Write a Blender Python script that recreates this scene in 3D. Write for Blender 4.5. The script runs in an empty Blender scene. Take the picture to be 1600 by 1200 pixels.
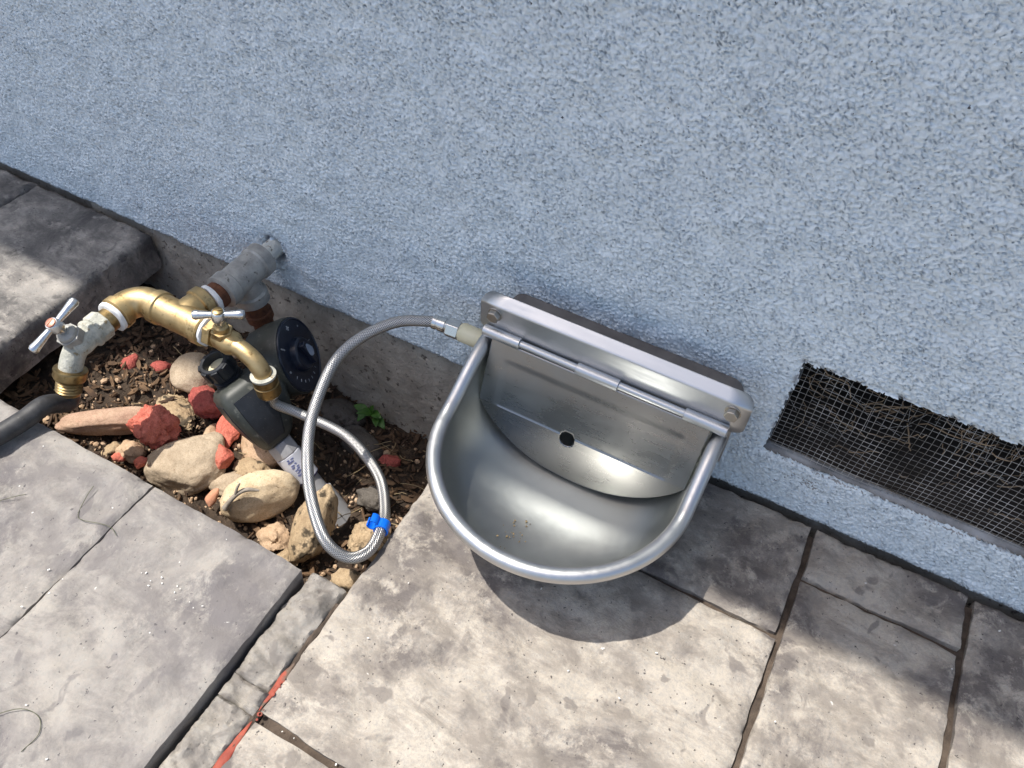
import bpy, bmesh, math, random
import numpy as np
from mathutils import Vector, Matrix, noise
random.seed(7)
sc = bpy.context.scene
COL = sc.collection

# ------------------------------------------------------------------ camera
cd = bpy.data.cameras.new('camera'); cam = bpy.data.objects.new('camera', cd); COL.objects.link(cam)
cd.sensor_width = 36.0; cd.lens = 1254.02 / 1600 * 36.0
cd.clip_start = 0.01; cd.clip_end = 500
rgt = Vector((0.8786259, 0.47571255, 0.04140157)); dwn = Vector((0.38549887, -0.65548584, -0.6494066)); fwd = Vector((-0.28179273, 0.58654572, -0.75931349))
mw = Matrix((rgt, -dwn, -fwd)).transposed().to_4x4(); mw.translation = Vector((0.28063, -0.56870, 0.74761))
cam.matrix_world = mw
sc.camera = cam

# ------------------------------------------------------------------ sky, sun, exposure
LIGHT = Vector((0.040, 0.010, -0.100)).normalized()          # the way sunlight travels
SUN = -LIGHT
elev = math.asin(SUN.z); azim = math.atan2(SUN.x, SUN.y)
w = bpy.data.worlds.new('World'); sc.world = w; w.use_nodes = True
nt = w.node_tree; bg = nt.nodes['Background']
sky = nt.nodes.new('ShaderNodeTexSky'); sky.sky_type = 'NISHITA'; sky.sun_disc = False
sky.sun_elevation = elev; sky.sun_rotation = azim
nt.links.new(sky.outputs[0], bg.inputs[0]); bg.inputs[1].default_value = 0.13
sky.air_density = 1.0; sky.dust_density = 3.0; sky.ozone_density = 0.6
sl = bpy.data.lights.new('sun', 'SUN'); sl.energy = 3.6; sl.angle = math.radians(0.53); sl.color = (1.0, 0.955, 0.88)
so = bpy.data.objects.new('sun', sl); COL.objects.link(so); so.rotation_euler = LIGHT.to_track_quat('-Z', 'Y').to_euler()
so.location = (0, 0, 6)
sc.view_settings.view_transform = 'Standard'; sc.view_settings.look = 'None'
sc.view_settings.exposure = 0.65; sc.view_settings.gamma = 1.0; sc.view_settings.use_curve_mapping = False

# ------------------------------------------------------------------ material helpers
def new_mat(name):
    m = bpy.data.materials.new(name); m.use_nodes = True
    t = m.node_tree; return m, t, t.nodes['Principled BSDF']
def N(t, kind, **kw):
    n = t.nodes.new(kind)
    for k, v in kw.items():
        if k in n.inputs: n.inputs[k].default_value = v
        else: setattr(n, k, v)
    return n
def rgba(c): return (c[0], c[1], c[2], 1.0)
def tex_noise(t, scale, detail=4, rough=0.55, dist=0.0, vec=None):
    n = N(t, 'ShaderNodeTexNoise'); n.inputs['Scale'].default_value = scale; n.inputs['Detail'].default_value = detail
    n.inputs['Roughness'].default_value = rough; n.inputs['Distortion'].default_value = dist
    if vec is not None: t.links.new(vec, n.inputs['Vector'])
    return n
def ramp(t, src, a, b, ca=(0, 0, 0), cb=(1, 1, 1)):
    r = N(t, 'ShaderNodeValToRGB'); e = r.color_ramp.elements
    e[0].position = a; e[1].position = b; e[0].color = rgba(ca); e[1].color = rgba(cb)
    t.links.new(src, r.inputs[0]); return r
def mixc(t, fac, a, b, mode='MIX'):
    m = N(t, 'ShaderNodeMix', data_type='RGBA', blend_type=mode)
    if hasattr(fac, 'is_linked'): t.links.new(fac, m.inputs[0])
    else: m.inputs[0].default_value = fac
    for s, i in ((a, 6), (b, 7)):
        if hasattr(s, 'is_linked'): t.links.new(s, m.inputs[i])
        else: m.inputs[i].default_value = rgba(s)
    return m.outputs[2]
def objcoord(t, random_shift=False):
    tc = N(t, 'ShaderNodeTexCoord'); out = tc.outputs['Object']
    if random_shift:
        oi = N(t, 'ShaderNodeObjectInfo'); v = N(t, 'ShaderNodeVectorMath', operation='SCALE'); v.inputs[0].default_value = (13.1, 7.7, 5.3)
        t.links.new(oi.outputs['Random'], v.inputs[3])
        a = N(t, 'ShaderNodeVectorMath', operation='ADD'); t.links.new(out, a.inputs[0]); t.links.new(v.outputs[0], a.inputs[1]); out = a.outputs[0]
    return out
def bump(t, bs, src, strength, dist, prev=None):
    b = N(t, 'ShaderNodeBump'); b.inputs['Strength'].default_value = strength; b.inputs['Distance'].default_value = dist
    t.links.new(src, b.inputs['Height'])
    if prev is not None: t.links.new(prev, b.inputs['Normal'])
    t.links.new(b.outputs[0], bs.inputs['Normal']); return b.outputs[0]
def mk(name, c1, c2=None, scale=60, rough=0.6, metal=0.0, b=0.0, bscale=None, bdist=0.001, spots=None, spot_scale=200, spot_at=(0.62, 0.7), rvar=0.0, shift=False, spec=None, lo=0.35, hi=0.65):
    m, t, bs = new_mat(name); vec = objcoord(t, shift)
    n = tex_noise(t, scale, 6, 0.6, 0.2, vec)
    col = ramp(t, n.outputs[0], lo, hi, c1, c2 or c1).outputs[0]
    if spots:
        s = tex_noise(t, spot_scale, 3, 0.6, 0.0, vec); r = ramp(t, s.outputs[0], *spot_at)
        col = mixc(t, r.outputs[0], col, spots)
    t.links.new(col, bs.inputs['Base Color']); bs.inputs['Roughness'].default_value = rough; bs.inputs['Metallic'].default_value = metal
    if spec is not None: bs.inputs['Specular IOR Level'].default_value = spec
    if rvar:
        n3 = tex_noise(t, scale * 1.7, 5, 0.6, 0, vec); mr = N(t, 'ShaderNodeMapRange'); mr.inputs[3].default_value = rough - rvar; mr.inputs[4].default_value = rough + rvar
        mr.inputs[1].default_value = 0.3; mr.inputs[2].default_value = 0.7
        t.links.new(n3.outputs[0], mr.inputs[0]); t.links.new(mr.outputs[0], bs.inputs['Roughness'])
    if b:
        n2 = tex_noise(t, bscale or scale * 3, 5, 0.65, 0, vec); bump(t, bs, n2.outputs[0], b, bdist)
    return m

def concrete(name, light, mid, dark, stain=(0.5, 0.62), fine=(0.30, 0.29, 0.27), seed=0.0, stretch=(1, 1, 1)):
    """stamped slate-pattern concrete: pale ground colour with smoky release-powder stains and pits"""
    m, t, bs = new_mat(name); vec0 = objcoord(t)
    mp = N(t, 'ShaderNodeMapping'); mp.inputs['Location'].default_value = (seed, seed * 1.7, 0); mp.inputs['Scale'].default_value = stretch
    t.links.new(vec0, mp.inputs[0]); vec = mp.outputs[0]
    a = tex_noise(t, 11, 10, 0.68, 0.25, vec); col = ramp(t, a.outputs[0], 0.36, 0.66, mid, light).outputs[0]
    g = tex_noise(t, 300, 5, 0.8, 0, vec); col = mixc(t, ramp(t, g.outputs[0], 0.44, 0.70).outputs[0], col, fine)
    s1 = tex_noise(t, 7.5, 11, 0.70, 0.35, vec); f1 = ramp(t, s1.outputs[0], stain[0], stain[1]).outputs[0]
    br = tex_noise(t, 30, 10, 0.76, 0.2, vec); f2 = ramp(t, br.outputs[0], 0.40, 0.50).outputs[0]
    mu = N(t, 'ShaderNodeMath', operation='MULTIPLY'); t.links.new(f1, mu.inputs[0]); t.links.new(f2, mu.inputs[1])
    m2 = N(t, 'ShaderNodeMath', operation='MULTIPLY'); t.links.new(mu.outputs[0], m2.inputs[0]); m2.inputs[1].default_value = 0.92
    col = mixc(t, m2.outputs[0], col, dark)
    bl = tex_noise(t, 34, 3, 0.5, 0.7, vec); f3 = ramp(t, bl.outputs[0], 0.61, 0.66).outputs[0]      # small dark blots
    m3 = N(t, 'ShaderNodeMath', operation='MULTIPLY'); t.links.new(f3, m3.inputs[0]); m3.inputs[1].default_value = 0.6
    col = mixc(t, m3.outputs[0], col, dark)
    mp2 = N(t, 'ShaderNodeMapping'); mp2.inputs['Rotation'].default_value = (0, 0, 0.5); mp2.inputs['Scale'].default_value = (1, 2.2, 1); t.links.new(vec, mp2.inputs[0])
    s2 = tex_noise(t, 13, 12, 0.75, 0.35, mp2.outputs[0]); f4 = ramp(t, s2.outputs[0], 0.47, 0.62).outputs[0]
    m4 = N(t, 'ShaderNodeMath', operation='MULTIPLY'); t.links.new(f4, m4.inputs[0]); m4.inputs[1].default_value = 0.95
    col = mixc(t, m4.outputs[0], col, tuple(0.5 * (p + q) * 0.9 for p, q in zip(mid, dark)))
    wh = tex_noise(t, 120, 3, 0.6, 0.3, vec); col = mixc(t, ramp(t, wh.outputs[0], 0.73, 0.82).outputs[0], col, (0.72, 0.70, 0.66))
    pt = tex_noise(t, 210, 3, 0.6, 0, vec); col = mixc(t, ramp(t, pt.outputs[0], 0.665, 0.70).outputs[0], col, tuple(x * 0.7 for x in dark))       # pin-holes
    t.links.new(col, bs.inputs['Base Color']); bs.inputs['Roughness'].default_value = 0.72; bs.inputs['Specular IOR Level'].default_value = 0.35
    h1 = tex_noise(t, 30, 8, 0.7, 0.5, vec); nb = bump(t, bs, h1.outputs[0], 0.5, 0.004)
    h2 = tex_noise(t, 380, 5, 0.75, 0, vec); bump(t, bs, h2.outputs[0], 0.6, 0.0012, nb)
    return m

# ------------------------------------------------------------------ mesh helpers
def V(*a): return Vector(a)
class MB:
    def __init__(s, jit=0): s.v = []; s.f = []; s.uv = {}; s.jit = jit
    def add(s, vs, fs):
        o = len(s.v); s.v += [tuple(p) for p in vs]; s.f += [tuple(i + o for i in f) for f in fs]; return o
    def box(s, c, h, axes=None):
        ax = axes or (V(1, 0, 0), V(0, 1, 0), V(0, 0, 1)); c = Vector(c); vs = []
        for sx in (-1, 1):
            for sy in (-1, 1):
                for sz in (-1, 1): vs.append(c + ax[0] * h[0] * sx + ax[1] * h[1] * sy + ax[2] * h[2] * sz)
        s.add(vs, [(0, 1, 3, 2), (4, 6, 7, 5), (0, 4, 5, 1), (2, 3, 7, 6), (0, 2, 6, 4), (1, 5, 7, 3)])
    def bx(s, x0, x1, y0, y1, z0, z1): s.box(((x0 + x1) / 2, (y0 + y1) / 2, (z0 + z1) / 2), ((x1 - x0) / 2, (y1 - y0) / 2, (z1 - z0) / 2))
    def lathe(s, prof, org, axis, n=28, cap0=True, cap1=True, poly=None, ref=None):
        """prof: list of (distance along axis, radius)"""
        ax = Vector(axis).normalized(); u, w_ = frame(ax, ref); org = Vector(org); vs = []; fs = []
        for (t_, r) in prof:
            for k in range(n):
                a = 2 * math.pi * k / n; q = org + ax * t_ + (u * math.cos(a) + w_ * math.sin(a)) * r; vs.append(q if not s.jit else q + (u * math.cos(a) + w_ * math.sin(a)) * s.jit * noise.noise(q * 260) + ax * s.jit * noise.noise(q * 200 + V(5, 5, 5)))
        for i in range(len(prof) - 1):
            for k in range(n):
                k2 = (k + 1) % n; fs.append((i * n + k, i * n + k2, (i + 1) * n + k2, (i + 1) * n + k))
        if cap0: fs.append(tuple(range(n - 1, -1, -1)))
        if cap1: fs.append(tuple((len(prof) - 1) * n + k for k in range(n)))
        s.add(vs, fs)
    def tube(s, pts, r, n=14, caps=True, flat=1.0, ref=None):
        pts = [Vector(p) for p in pts]; m = len(pts); rs = r if isinstance(r, (list, tuple)) else [r] * m
        tan = [((pts[min(i + 1, m - 1)] - pts[max(i - 1, 0)]).normalized()) for i in range(m)]
        u, _ = frame(tan[0], ref); vs = []; fs = []; L = 0; uvs = []
        for i in range(m):
            if i: L += (pts[i] - pts[i - 1]).length
            u = (u - tan[i] * u.dot(tan[i])).normalized(); w_ = tan[i].cross(u)
            for k in range(n):
                a = 2 * math.pi * k / n; vs.append(pts[i] + (u * math.cos(a) + w_ * math.sin(a) * flat) * rs[i]); uvs.append((L, k / n))
        o = len(s.v)
        for i in range(m - 1):
            for k in range(n):
                k2 = (k + 1) % n; q = (i * n + k, i * n + k2, (i + 1) * n + k2, (i + 1) * n + k)
                s.uv[len(s.f) + len(fs)] = [uvs[q[0]], (uvs[q[1]][0], (k + 1) / n), (uvs[q[2]][0], (k + 1) / n), uvs[q[3]]]
                fs.append(q)
        if caps: fs.append(tuple(range(n - 1, -1, -1))); fs.append(tuple((m - 1) * n + k for k in range(n)))
        s.add(vs, fs)
    def loft(s, rings, cap0=True, cap1=True, closed=True):
        n = len(rings[0]); vs = [p for r in rings for p in r]; fs = []
        for i in range(len(rings) - 1):
            for k in range(n if closed else n - 1):
                k2 = (k + 1) % n; fs.append((i * n + k, i * n + k2, (i + 1) * n + k2, (i + 1) * n + k))
        if cap0: fs.append(tuple(range(n - 1, -1, -1)))
        if cap1: fs.append(tuple((len(rings) - 1) * n + k for k in range(n)))
        s.add(vs, fs)
    def build(s, name, mat, parent=None, origin=None, smooth=38, bevel=0, bseg=2, subsurf=0, solid=0):
        org = Vector(parent.location) if parent is not None and parent.parent is None else Vector((0, 0, 0))
        if parent is not None and parent.parent is not None: org = Vector(parent.parent.location) + Vector(parent.location)
        if parent is None and origin is not None: org = Vector(origin)
        me = bpy.data.meshes.new(name); me.from_pydata([tuple(Vector(p) - org) for p in s.v], [], s.f); me.validate()
        if s.uv:
            ul = me.uv_layers.new(name='UVMap')
            for p in me.polygons:
                if p.index in s.uv and len(s.uv[p.index]) == p.loop_total:
                    for li, c in zip(p.loop_indices, s.uv[p.index]): ul.data[li].uv = c
        return finish(name, me, mat, parent, org if parent is None else None, smooth, bevel, bseg, subsurf, solid)
def finish(name, me, mat, parent=None, org=None, smooth=38, bevel=0, bseg=2, subsurf=0, solid=0):
    bm = bmesh.new(); bm.from_mesh(me); bmesh.ops.recalc_face_normals(bm, faces=bm.faces); bm.to_mesh(me); bm.free()
    if smooth:
        me.polygons.foreach_set('use_smooth', [True] * len(me.polygons)); me.set_sharp_from_angle(angle=math.radians(smooth))
    me.materials.append(mat)
    o = bpy.data.objects.new(name, me); COL.objects.link(o)
    if parent is not None: o.parent = parent
    elif org is not None: o.location = org
    if bevel:
        b = o.modifiers.new('bevel', 'BEVEL'); b.width = bevel; b.segments = bseg; b.limit_method = 'ANGLE'; b.angle_limit = math.radians(40)
    if subsurf: mm = o.modifiers.new('sub', 'SUBSURF'); mm.levels = subsurf; mm.render_levels = subsurf
    if solid: mm = o.modifiers.new('solid', 'SOLIDIFY'); mm.thickness = solid; mm.offset = 0
    return o
def frame(ax, ref=None):
    ax = Vector(ax).normalized()
    r = Vector(ref) if ref is not None else (V(0, 0, 1) if abs(ax.z) < 0.9 else V(1, 0, 0))
    u = (r - ax * r.dot(ax)).normalized(); return u, ax.cross(u)
def smooth_path(pts, sub=8):
    P = [Vector(p) for p in pts]; out = []
    Q = [P[0] * 2 - P[1]] + P + [P[-1] * 2 - P[-2]]
    for i in range(1, len(Q) - 2):
        for j in range(sub):
            t = j / sub; a, b, c, d = Q[i - 1], Q[i], Q[i + 1], Q[i + 2]
            out.append(0.5 * ((2 * b) + (c - a) * t + (2 * a - 5 * b + 4 * c - d) * t * t + (3 * b - a - 3 * c + d) * t ** 3))
    out.append(P[-1]); return out
def tag(o, label, cat, group=None):
    o['label'] = label; o['category'] = cat
    if group: o['group'] = group
    return o
def thing(name, loc, label, cat, group=None):
    o = bpy.data.objects.new(name, None); COL.objects.link(o); o.location = loc; o.empty_display_size = 0.02
    return tag(o, label, cat, group)
def structure(o): o['kind'] = 'structure'; return o
def stuff(o, label=None, cat=None):
    o['kind'] = 'stuff'
    if label: tag(o, label, cat)
    return o
def band_noise(nx, ny, dx, dy, wl, wh, seed, ax=1.0):
    """gaussian noise limited to wavelengths wl..wh (metres), unit deviation"""
    r = np.random.default_rng(seed); a = np.fft.rfft2(r.standard_normal((ny, nx)))
    fx = np.fft.rfftfreq(nx, dx)[None, :] * ax; fy = np.fft.fftfreq(ny, dy)[:, None]; f = np.hypot(fx, fy)
    h = np.exp(-(f * wl) ** 2) * (1 - np.exp(-(f * wh) ** 2)); z = np.fft.irfft2(a * h, s=(ny, nx)); return z / (z.std() + 1e-12)

# ------------------------------------------------------------------ materials
M_conc = concrete('stamped_concrete_beige', (0.49, 0.435, 0.365), (0.39, 0.345, 0.290), (0.115, 0.10, 0.095), (0.45, 0.57), seed=2.3)
M_concg = concrete('stamped_concrete_grey', (0.375, 0.343, 0.303), (0.272, 0.250, 0.232), (0.145, 0.133, 0.135), (0.43, 0.60), seed=5.1, stretch=(1, 0.75, 1))
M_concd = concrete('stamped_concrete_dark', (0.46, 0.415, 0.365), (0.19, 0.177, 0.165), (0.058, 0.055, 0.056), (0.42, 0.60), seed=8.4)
M_strip = concrete('broken_concrete', (0.40, 0.365, 0.315), (0.29, 0.265, 0.235), (0.14, 0.125, 0.115), (0.50, 0.64), seed=3.7)
M_found = mk('foundation_concrete', (0.25, 0.228, 0.19), (0.41, 0.38, 0.325), 26, 0.9, 0, 0.9, 200, 0.003, (0.10, 0.085, 0.07), 110, (0.60, 0.68))
M_dirt = mk('damp_soil', (0.028, 0.019, 0.013), (0.085, 0.058, 0.038), 40, 0.95, 0, 1.0, 150, 0.006, (0.16, 0.12, 0.08), 240, (0.63, 0.7))
M_joint = mk('joint_dirt', (0.055, 0.04, 0.03), (0.12, 0.09, 0.068), 60, 0.95, 0, 1.0, 300, 0.002)
M_sill = mk('vent_sill_cement', (0.20, 0.20, 0.195), (0.42, 0.43, 0.435), 30, 0.9, 0, 0.4, 200, 0.001, (0.55, 0.50, 0.42), 120, (0.66, 0.72))
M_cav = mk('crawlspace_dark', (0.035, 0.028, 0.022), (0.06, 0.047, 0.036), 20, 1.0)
M_soffit = mk('painted_soffit', (0.62, 0.62, 0.60), (0.68, 0.68, 0.66), 8, 0.7)
M_brass = mk('brass', (0.46, 0.335, 0.165), (0.62, 0.47, 0.25), 38, 0.50, 1.0, 0.35, 420, 0.0006, (0.20, 0.135, 0.06), 95, (0.58, 0.72), 0.1)
M_brassd = mk('old_brass', (0.25, 0.175, 0.08), (0.42, 0.305, 0.15), 70, 0.42, 1.0, 0.2, 400, 0.0005, (0.15, 0.10, 0.045), 150, (0.58, 0.7), 0.1)
M_galv = mk('galvanised_iron', (0.30, 0.295, 0.28), (0.46, 0.45, 0.42), 70, 0.62, 0.45, 0.35, 300, 0.001, (0.14, 0.13, 0.115), 90, (0.64, 0.70), 0.1)
M_limed = mk('limescaled_metal', (0.36, 0.36, 0.31), (0.58, 0.57, 0.50), 90, 0.75, 0.15, 0.8, 260, 0.0022, (0.28, 0.22, 0.13), 110, (0.60, 0.68))
M_whitem = mk('paint_spattered_pipe', (0.50, 0.52, 0.50), (0.66, 0.66, 0.60), 100, 0.8, 0, 0.6, 250, 0.0012, (0.20, 0.18, 0.15), 160, (0.6, 0.66))
M_rust = mk('rusty_iron', (0.075, 0.028, 0.014), (0.17, 0.065, 0.03), 120, 0.9, 0, 0.8, 400, 0.001)
M_tape = mk('thread_tape', (0.72, 0.73, 0.73), (0.82, 0.83, 0.83), 120, 0.6, 0, 0.5, 400, 0.0006)
M_chrome = mk('handle_alloy', (0.60, 0.60, 0.60), (0.74, 0.74, 0.73), 90, 0.28, 1.0, 0.1, 400, 0.0003, None, 200, (0.6, 0.7), 0.06)
M_copper = mk('copper_screw', (0.46, 0.19, 0.13), (0.62, 0.30, 0.22), 200, 0.5, 0.7)
M_rubber = mk('black_rubber', (0.022, 0.022, 0.024), (0.045, 0.045, 0.048), 120, 0.55, 0, 0.15, 700, 0.0003, (0.11, 0.105, 0.095), 160, (0.66, 0.74))
M_timer = mk('timer_plastic', (0.028, 0.031, 0.028), (0.052, 0.057, 0.050), 40, 0.5, 0, 0.08, 900, 0.0002, (0.15, 0.15, 0.13), 110, (0.60, 0.78))
M_panel = mk('timer_panel', (0.012, 0.014, 0.018), (0.024, 0.027, 0.033), 60, 0.45, 0, 0.0, None, 0.001, (0.09, 0.09, 0.085), 420, (0.66, 0.72))
M_navy = mk('timer_dial', (0.006, 0.010, 0.022), (0.014, 0.020, 0.038), 80, 0.3)
M_mark = mk('dial_marks', (0.22, 0.23, 0.25), (0.40, 0.42, 0.45), 100, 0.6)
M_drop = mk('dial_drop', (0.22, 0.27, 0.36), (0.30, 0.35, 0.44), 100, 0.5)
M_pvcg = mk('pvc_grey', (0.29, 0.29, 0.30), (0.38, 0.38, 0.39), 50, 0.5, 0, 0, None, 0.001, (0.28, 0.25, 0.2), 80, (0.66, 0.8))
M_pvcw = mk('pvc_white', (0.44, 0.45, 0.50), (0.54, 0.55, 0.60), 60, 0.45, 0, 0, None, 0.001, (0.36, 0.33, 0.28), 90, (0.66, 0.8))
M_prim = mk('purple_primer', (0.06, 0.05, 0.20), (0.13, 0.11, 0.30), 80, 0.5)
M_ink = mk('blue_ink', (0.08, 0.10, 0.24), (0.14, 0.16, 0.30), 300, 0.6)
M_blue = mk('blue_plastic', (0.0, 0.115, 0.62), (0.003, 0.15, 0.72), 60, 0.38)
M_cream = mk('cream_plastic', (0.60, 0.56, 0.38), (0.68, 0.63, 0.45), 60, 0.4)
M_wire = mk('galvanised_wire', (0.10, 0.09, 0.075), (0.62, 0.61, 0.58), 26, 0.6, 0.2)
M_root = mk('dry_root', (0.09, 0.062, 0.038), (0.30, 0.22, 0.14), 60, 0.9)
M_web = mk('cobweb_silk', (0.45, 0.45, 0.44), (0.55, 0.55, 0.54), 80, 0.8)
M_board = mk('grey_backing_board', (0.12, 0.11, 0.105), (0.18, 0.168, 0.158), 30, 0.75, 0, 0.3, 200, 0.0008)
M_leaf = mk('weed_leaf', (0.035, 0.10, 0.012), (0.075, 0.19, 0.025), 80, 0.45)
M_stem = mk('weed_stem', (0.10, 0.12, 0.04), (0.16, 0.17, 0.06), 80, 0.6)
M_chip = mk('bark_chip', (0.040, 0.022, 0.013), (0.19, 0.115, 0.062), 14, 0.9, 0, 0.5, 200, 0.001, lo=0.42, hi=0.66)
M_straw = mk('dry_straw', (0.26, 0.19, 0.10), (0.40, 0.31, 0.18), 40, 0.85)
M_twig = mk('grey_twig', (0.22, 0.19, 0.155), (0.38, 0.335, 0.28), 120, 0.9, 0, 0.6, 300, 0.001)
M_thread = mk('dark_green_thread', (0.08, 0.09, 0.045), (0.15, 0.155, 0.09), 100, 0.8)
M_grit = mk('bowl_grit', (0.10, 0.07, 0.035), (0.20, 0.15, 0.08), 400, 0.9)
M_fleck = mk('white_fleck', (0.62, 0.61, 0.58), (0.72, 0.71, 0.68), 200, 0.7)
M_redp = mk('red_paint', (0.24, 0.040, 0.022), (0.36, 0.075, 0.042), 60, 0.7, 0, 0.6, 250, 0.001, (0.13, 0.085, 0.06), 45, (0.48, 0.58))
def steel(name, rough, aniso_scale, col=(0.52, 0.53, 0.53), streak=0.06, smudge=0.05):
    m, t, bs = new_mat(name); vec = objcoord(t)
    mp = N(t, 'ShaderNodeMapping'); mp.inputs['Scale'].default_value = aniso_scale; t.links.new(vec, mp.inputs[0])
    n = tex_noise(t, 30, 6, 0.7, 0, mp.outputs[0]); sm = tex_noise(t, 16, 5, 0.6, 0.6, vec)
    mr = N(t, 'ShaderNodeMapRange'); mr.inputs[1].default_value = 0.3; mr.inputs[2].default_value = 0.7; mr.inputs[3].default_value = rough - streak; mr.inputs[4].default_value = rough + streak
    t.links.new(n.outputs[0], mr.inputs[0])
    m2 = N(t, 'ShaderNodeMapRange'); m2.inputs[1].default_value = 0.35; m2.inputs[2].default_value = 0.65; m2.inputs[3].default_value = -smudge; m2.inputs[4].default_value = smudge
    t.links.new(sm.outputs[0], m2.inputs[0]); ad = N(t, 'ShaderNodeMath', operation='ADD'); t.links.new(mr.outputs[0], ad.inputs[0]); t.links.new(m2.outputs[0], ad.inputs[1])
    t.links.new(ad.outputs[0], bs.inputs['Roughness']); bs.inputs['Metallic'].default_value = 1.0
    c = ramp(t, sm.outputs[0], 0.3, 0.7, tuple(x * 0.93 for x in col), tuple(min(1, x * 1.05) for x in col)); t.links.new(c.outputs[0], bs.inputs['Base Color'])
    bump(t, bs, n.outputs[0], 0.06, 0.0003)
    return m
M_bowl = steel('bowl_steel', 0.43, (3, 3, 3), (0.52, 0.54, 0.525), 0.03, 0.02)
M_rim = steel('rim_steel', 0.40, (4, 4, 4), (0.60, 0.60, 0.60))
M_plate = steel('plate_steel', 0.40, (0.6, 8, 8), (0.60, 0.61, 0.62))
M_lid = steel('lid_steel', 0.30, (0.8, 6, 6), (0.32, 0.312, 0.305), 0.05, 0.06)  # dull steel, base darkened in place of the dim surroundings it would mirror
M_bolt = steel('bolt_steel', 0.36, (5, 5, 5), (0.42, 0.39, 0.35))
M_nut = steel('nut_steel', 0.22, (3, 3, 3), (0.68, 0.68, 0.67))
def braid_mat():
    m, t, bs = new_mat('steel_braid'); uv = N(t, 'ShaderNodeUVMap'); uv.uv_map = 'UVMap'
    sp = N(t, 'ShaderNodeSeparateXYZ'); t.links.new(uv.outputs[0], sp.inputs[0])
    outs = []
    for sg in (1, -1):
        a = N(t, 'ShaderNodeMath', operation='MULTIPLY'); a.inputs[1].default_value = 2 * math.pi * 340; t.links.new(sp.outputs[0], a.inputs[0])
        b = N(t, 'ShaderNodeMath', operation='MULTIPLY_ADD'); b.inputs[1].default_value = 2 * math.pi * 16 * sg; t.links.new(sp.outputs[1], b.inputs[0]); t.links.new(a.outputs[0], b.inputs[2])
        s = N(t, 'ShaderNodeMath', operation='SINE'); t.links.new(b.outputs[0], s.inputs[0]); outs.append(s.outputs[0])
    mx = N(t, 'ShaderNodeMath', operation='MAXIMUM'); t.links.new(outs[0], mx.inputs[0]); t.links.new(outs[1], mx.inputs[1])
    r = ramp(t, mx.outputs[0], 0.0, 0.75, (0.15, 0.147, 0.145), (0.60, 0.59, 0.58)); t.links.new(r.outputs[0], bs.inputs['Base Color'])
    bs.inputs['Metallic'].default_value = 1.0; bs.inputs['Roughness'].default_value = 0.36
    bump(t, bs, mx.outputs[0], 0.55, 0.0006); return m
M_braid = braid_mat()
def stucco_mat():
    m, t, bs = new_mat('pale_blue_stucco'); vec = objcoord(t)
    n = tex_noise(t, 5, 6, 0.6, 0.3, vec); col = ramp(t, n.outputs[0], 0.3, 0.7, (0.715, 0.800, 0.850), (0.770, 0.850, 0.895)).outputs[0]
    at = N(t, 'ShaderNodeAttribute'); at.attribute_name = 'dark_mix'
    col = mixc(t, at.outputs['Fac'], col, (0.17, 0.165, 0.185))
    sp = tex_noise(t, 170, 2, 0.5, 0, vec); col = mixc(t, ramp(t, sp.outputs[0], 0.735, 0.76).outputs[0], col, (0.10, 0.10, 0.11))
    dn = tex_noise(t, 9, 5, 0.6, 0.5, vec); fd = ramp(t, dn.outputs[0], 0.52, 0.8).outputs[0]
    mm = N(t, 'ShaderNodeMath', operation='MULTIPLY'); mm.inputs[1].default_value = 0.14; t.links.new(fd, mm.inputs[0]); col = mixc(t, mm.outputs[0], col, (0.33, 0.34, 0.38))
    t.links.new(col, bs.inputs['Base Color']); bs.inputs['Roughness'].default_value = 0.8; bs.inputs['Specular IOR Level'].default_value = 0.3
    h = tex_noise(t, 520, 4, 0.7, 0, vec); bump(t, bs, h.outputs[0], 0.7, 0.0013); return m
M_stucco = stucco_mat()
def stone(name, a, b, spot=None, sc_=28, at=(0.6, 0.7), sscale=70, bmp=0.5):
    m = mk(name, a, b, sc_, 0.85, 0, bmp, 260, 0.003, spot, sscale, at); t = m.node_tree; bs = t.nodes['Principled BSDF']; src = bs.inputs['Base Color'].links[0].from_socket
    g = tex_noise(t, 650, 4, 0.75, 0, objcoord(t)); dk = mixc(t, ramp(t, g.outputs[0], 0.45, 0.68).outputs[0], (1, 1, 1), (0.68, 0.64, 0.60)); g2 = tex_noise(t, 75, 6, 0.7, 0.5, objcoord(t)); d2 = mixc(t, ramp(t, g2.outputs[0], 0.38, 0.66).outputs[0], (1.0, 0.98, 0.96), (0.78, 0.74, 0.70))
    c = mixc(t, 1.0, src, dk, 'MULTIPLY'); c = mixc(t, 1.0, c, d2, 'MULTIPLY'); t.links.new(c, bs.inputs['Base Color']); return m

# ------------------------------------------------------------------ ground (one sheet, dips into the pit)
def pit_z(x, y):
    z = -0.118
    k = min(max((x + 0.36) / 0.16, 0), 1); j = min(max((y + 0.17) / 0.10, 0), 1)
    z -= 0.042 * k * j + 0.030 * min(max((x + 0.20) / 0.05, 0), 1) * min(max((y + 0.225) / 0.03, 0), 1) * (1 - j)
    z += 0.02 * min(max((-0.45 - x) / 0.1, 0), 1) * (1 - j)
    z += 0.012 * noise.noise(V(x * 16, y * 16, 3.1)) + 0.005 * noise.noise(V(x * 55, y * 55, 1.0)) + 0.0025 * noise.noise(V(x * 160, y * 160, 7.0))
    return z
xs = [-80, -20, -6, -2, -1.2, -0.8] + list(np.arange(-0.68, 0.05, 0.0045)) + [0.2, 0.8, 2, 6, 20, 80]
ys = [-80, -20, -6, -2, -0.9, -0.5] + list(np.arange(-0.37, 0.03, 0.0045)) + [0.4, 2, 20, 80]
gv = []; nx, ny = len(xs), len(ys)
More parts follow.
